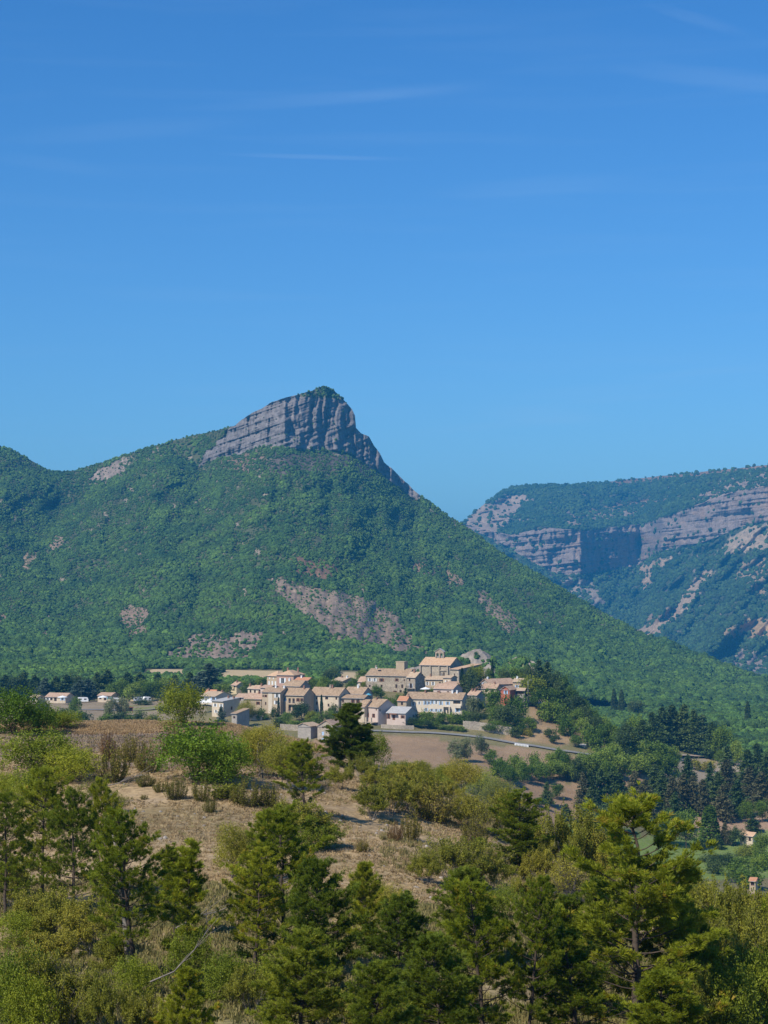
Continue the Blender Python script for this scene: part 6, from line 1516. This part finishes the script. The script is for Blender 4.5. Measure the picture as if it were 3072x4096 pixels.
# left camp trees
it = []
for u, vt, w, D, k in [(95,2690,90,935,'c'),(140,2700,80,930,'c'),(180,2712,80,925,'cc'),(225,2705,80,930,'c'),(265,2700,80,930,'c'),(320,2722,90,895,'cc'),(355,2718,90,900,'cc'),(390,2690,80,930,'c'),(430,2680,90,935,'c'),(480,2715,80,905,'m'),(510,2690,90,935,'c'),
                       (540,2732,80,890,'mb'),(575,2715,80,900,'m'),(610,2722,80,893,'m'),(655,2708,70,898,'mb'),(690,2722,80,890,'cc'),(630,2695,80,940,'c'),(300,2690,80,945,'md'),(455,2730,60,893,'mb'),(700,2700,70,935,'c'),(60,2700,80,930,'md'),(20,2700,90,930,'c'),(735,2720,80,905,'cc'),(560,2690,80,950,'c')]:
    it.append((k, u, vt, None, w, D))
row(it, 'camp tree', 'in the dark belt behind the bungalows', 'tree belt of the camp site')
row([('mb',298,2786,2832,44,790),('ms',440,2786,2846,44,780),('ms',487,2788,2845,56,785),('ms',172,2788,2835,44,790)], 'small tree', 'on the dry camp bank', 'small trees on the camp bank')
row([('s',205,2838,2882,90,745),('sd',255,2832,2885,80,745),('s',320,2828,2885,80,745),('sd',340,2845,2880,60,742),('so',130,2830,2880,90,745),('s',420,2852,2890,70,742),('sd',480,2845,2885,80,745),('s',520,2855,2890,70,742),('sd',560,2835,2885,60,742),('s',620,2855,2890,60,742),('sd',650,2824,2850,40,780),('sd',575,2795,2812,80,860),('so',600,2860,2890,60,740)],
    'shrub', 'in the hollow between camp road and crest', 'shrubs below the camp road')
# dry field trees
row([('ms',1825,2955,3050,60),('ms',1860,2948,3048,60),('ms',1925,2936,3025,64)], 'silvery willow', 'standing in the dry field', 'willows in the dry field', dmin=560)
V('m', 1962,2996,3050,56,None,'green bush right of the willows in the dry field', 'bushes in the dry field'); V('sd', 1970,3035,3065,40,None,'dark shrub under the field bush', 'bushes in the dry field')
it = []
for i in range(15):
    u = 2000+i*22+rs_.randint(-8, 8); it.append((rs_.choice(['m','mb','s','sb','my']), u, 3012+rs_.randint(-8, 22)+(i % 3)*14, None, 64, 655+rs_.randint(-14, 14)-(i % 3)*14))
row(it, 'hedge tree', 'in the green hedge under the dry field', 'hedge trees under the dry field', drop=80)
it = []
for u, vt, w, D, k in [(2340,3010,80,690,'mb'),(2380,3015,90,688,'mb'),(2400,2990,100,700,'mb'),(2440,2975,110,705,'mb'),(2490,2965,120,708,'mb'),(2545,2968,120,705,'mb'),(2600,2960,130,705,'mb'),(2650,2975,110,705,'mb'),(2690,2985,90,705,'mb'),(2560,3010,110,680,'mb'),(2620,3010,110,678,'m'),(2480,3015,110,680,'mb'),(2670,3020,90,680,'m'),
                       (2270,3010,70,695,'m'),(2230,2990,60,705,'mb'),(2310,3030,60,684,'md'),(2420,3040,80,676,'m')]:
    it.append((k, u, vt, None, w, D))
row(it, 'leafy tree', 'in the rounded grove below the track', 'grove below the track', drop=105)
it = []
for u, vt, w, D, k in [(2570,2880,80,850,'c'),(2610,2850,90,870,'c'),(2650,2830,100,880,'c'),(2690,2822,110,885,'cd'),(2735,2820,110,885,'c'),(2775,2840,90,880,'c'),(2810,2860,90,872,'cd'),(2850,2890,80,865,'c'),(2500,2890,80,835,'md'),(2540,2860,70,860,'m'),(2890,2900,80,870,'m'),(2480,2920,80,815,'md'),(2530,2930,80,825,'c')]:
    it.append((k, u, vt, None, w, D))
row(it, 'dark tree', 'in the conifer stand behind the track', 'dark stand behind the track', drop=150)
V('po', 2456,2755,None,26,1330,'left one of two tall dark poplars', 'pair of tall poplars'); V('po', 2486,2758,None,28,1325,'right one of two tall dark poplars', 'pair of tall poplars'); V('md', 2545,2800,None,70,1290,'dark tree right of the two poplars', 'valley trees'); V('po', 2990,2805,None,26,1250,'single dark poplar far off near the right edge', 'valley trees')
row([('c',2188,3128,3222,52),('m',2228,3132,3196,56),('m',2150,3190,3225,60),('c',2265,3215,3285,52),('sd',2335,3245,3265,24),('sb',2340,3270,3285,30)], 'tree', 'around the small house in the dry meadow', 'trees around the meadow house', dmin=560)
it = []
for u, vt, w, D, k in [(2330,3090,60,668,'cb'),(2365,3085,80,666,'c'),(2405,3080,80,668,'c'),(2445,3085,90,665,'c'),(2480,3095,80,662,'c'),(2360,3150,70,640,'cd'),(2440,3180,90,625,'c'),(2400,3220,80,610,'md'),(2420,3250,80,600,'md')]:
    it.append((k, u, vt, None, w, D))
row(it, 'blue-dark conifer', 'in the clump behind the top of the largest pine', 'conifer clump behind the largest pine', drop=150)
it = []
for u, vt, w, D, k in [(2540,3085,80,690,'cb'),(2580,3120,80,672,'cb'),(2620,3060,90,700,'c'),(2650,3090,80,685,'c'),(2690,3110,80,680,'cb'),(2730,3100,90,690,'cb'),(2770,3105,80,690,'cb'),(2810,3120,80,684,'cb'),(2840,3050,60,712,'c'),(2600,3160,80,660,'cb'),(2700,3170,80,662,'c'),
                       (2870,3090,90,700,'c'),(2905,3040,80,712,'cb'),(2910,2985,80,740,'c'),(2990,3000,90,740,'c'),(3030,2975,90,750,'c'),(3070,3010,90,740,'c'),(3000,3070,90,706,'cb'),(3045,3090,90,700,'cb'),(2890,3140,80,684,'cb'),(2950,3120,80,692,'c'),(2750,3020,70,725,'c')]:
    it.append((k, u, vt, None, w, D))
row(it, 'tall conifer', 'in the belt crossing the right valley', 'conifer belt in the right valley', drop=150)
row([('m',2680,3240,3385,80),('pg',2838,3222,3375,80),('m',2745,3235,3395,90),('c',2872,3340,3398,44),('sd',2798,3360,3395,60),('md',2943,3305,3385,80),('m',2985,3200,3290,66),('c',3010,3255,3330,60),('m',3050,3200,3290,70),('cb',2900,3290,3380,50),('md',2630,3270,3380,80)], 'tree',
    'around the lawns of the right valley', 'trees around the valley lawns', dmin=560)
row([('sy',2960,3382,3425,50),('sy',2990,3376,3425,60),('sy',3020,3378,3420,50)], 'golden bush', 'of the bright yellow hedge at the right', 'bright yellow hedge')
row([('sd',2830,3412,3450,90),('sd',2880,3415,3460,90),('sd',2920,3408,3455,80),('s',2970,3425,3470,90),('s',3030,3420,3480,90),('s',3065,3400,3460,80),('m',3050,3330,3440,70),('sd',2860,3440,3500,80),('s',2940,3450,3530,110),('s',3000,3470,3560,110)], 'dark shrub', 'in the hedge bank under the golden hedge', 'hedge bank at the right', dmin=480)
# ------------------------------------------------------------ air
hz = MB(); hz.box(-8100, 8100, -300, 10600, float(min(Zc2.min(), Zf.min(), CZ-152))-1, float(max(Zc2.max(), Zf.max()))+12)
hm = bpy.data.materials.new('haze_air'); hm.use_nodes = True; nt = hm.node_tree
for n_ in list(nt.nodes):
    if n_.type == 'BSDF_PRINCIPLED': nt.nodes.remove(n_)
pv = nt.nodes.new('ShaderNodeVolumePrincipled'); pv.inputs['Color'].default_value = (.06, .43, .88, 1); pv.inputs['Density'].default_value = 0.0001; pv.inputs['Anisotropy'].default_value = 0.0
nt.links.new(pv.outputs[0], nt.nodes['Material Output'].inputs['Volume'])
link('haze', hz.mesh('haze', hm), kind='stuff', label='thin bluish air between the village and the mountains', category='haze')
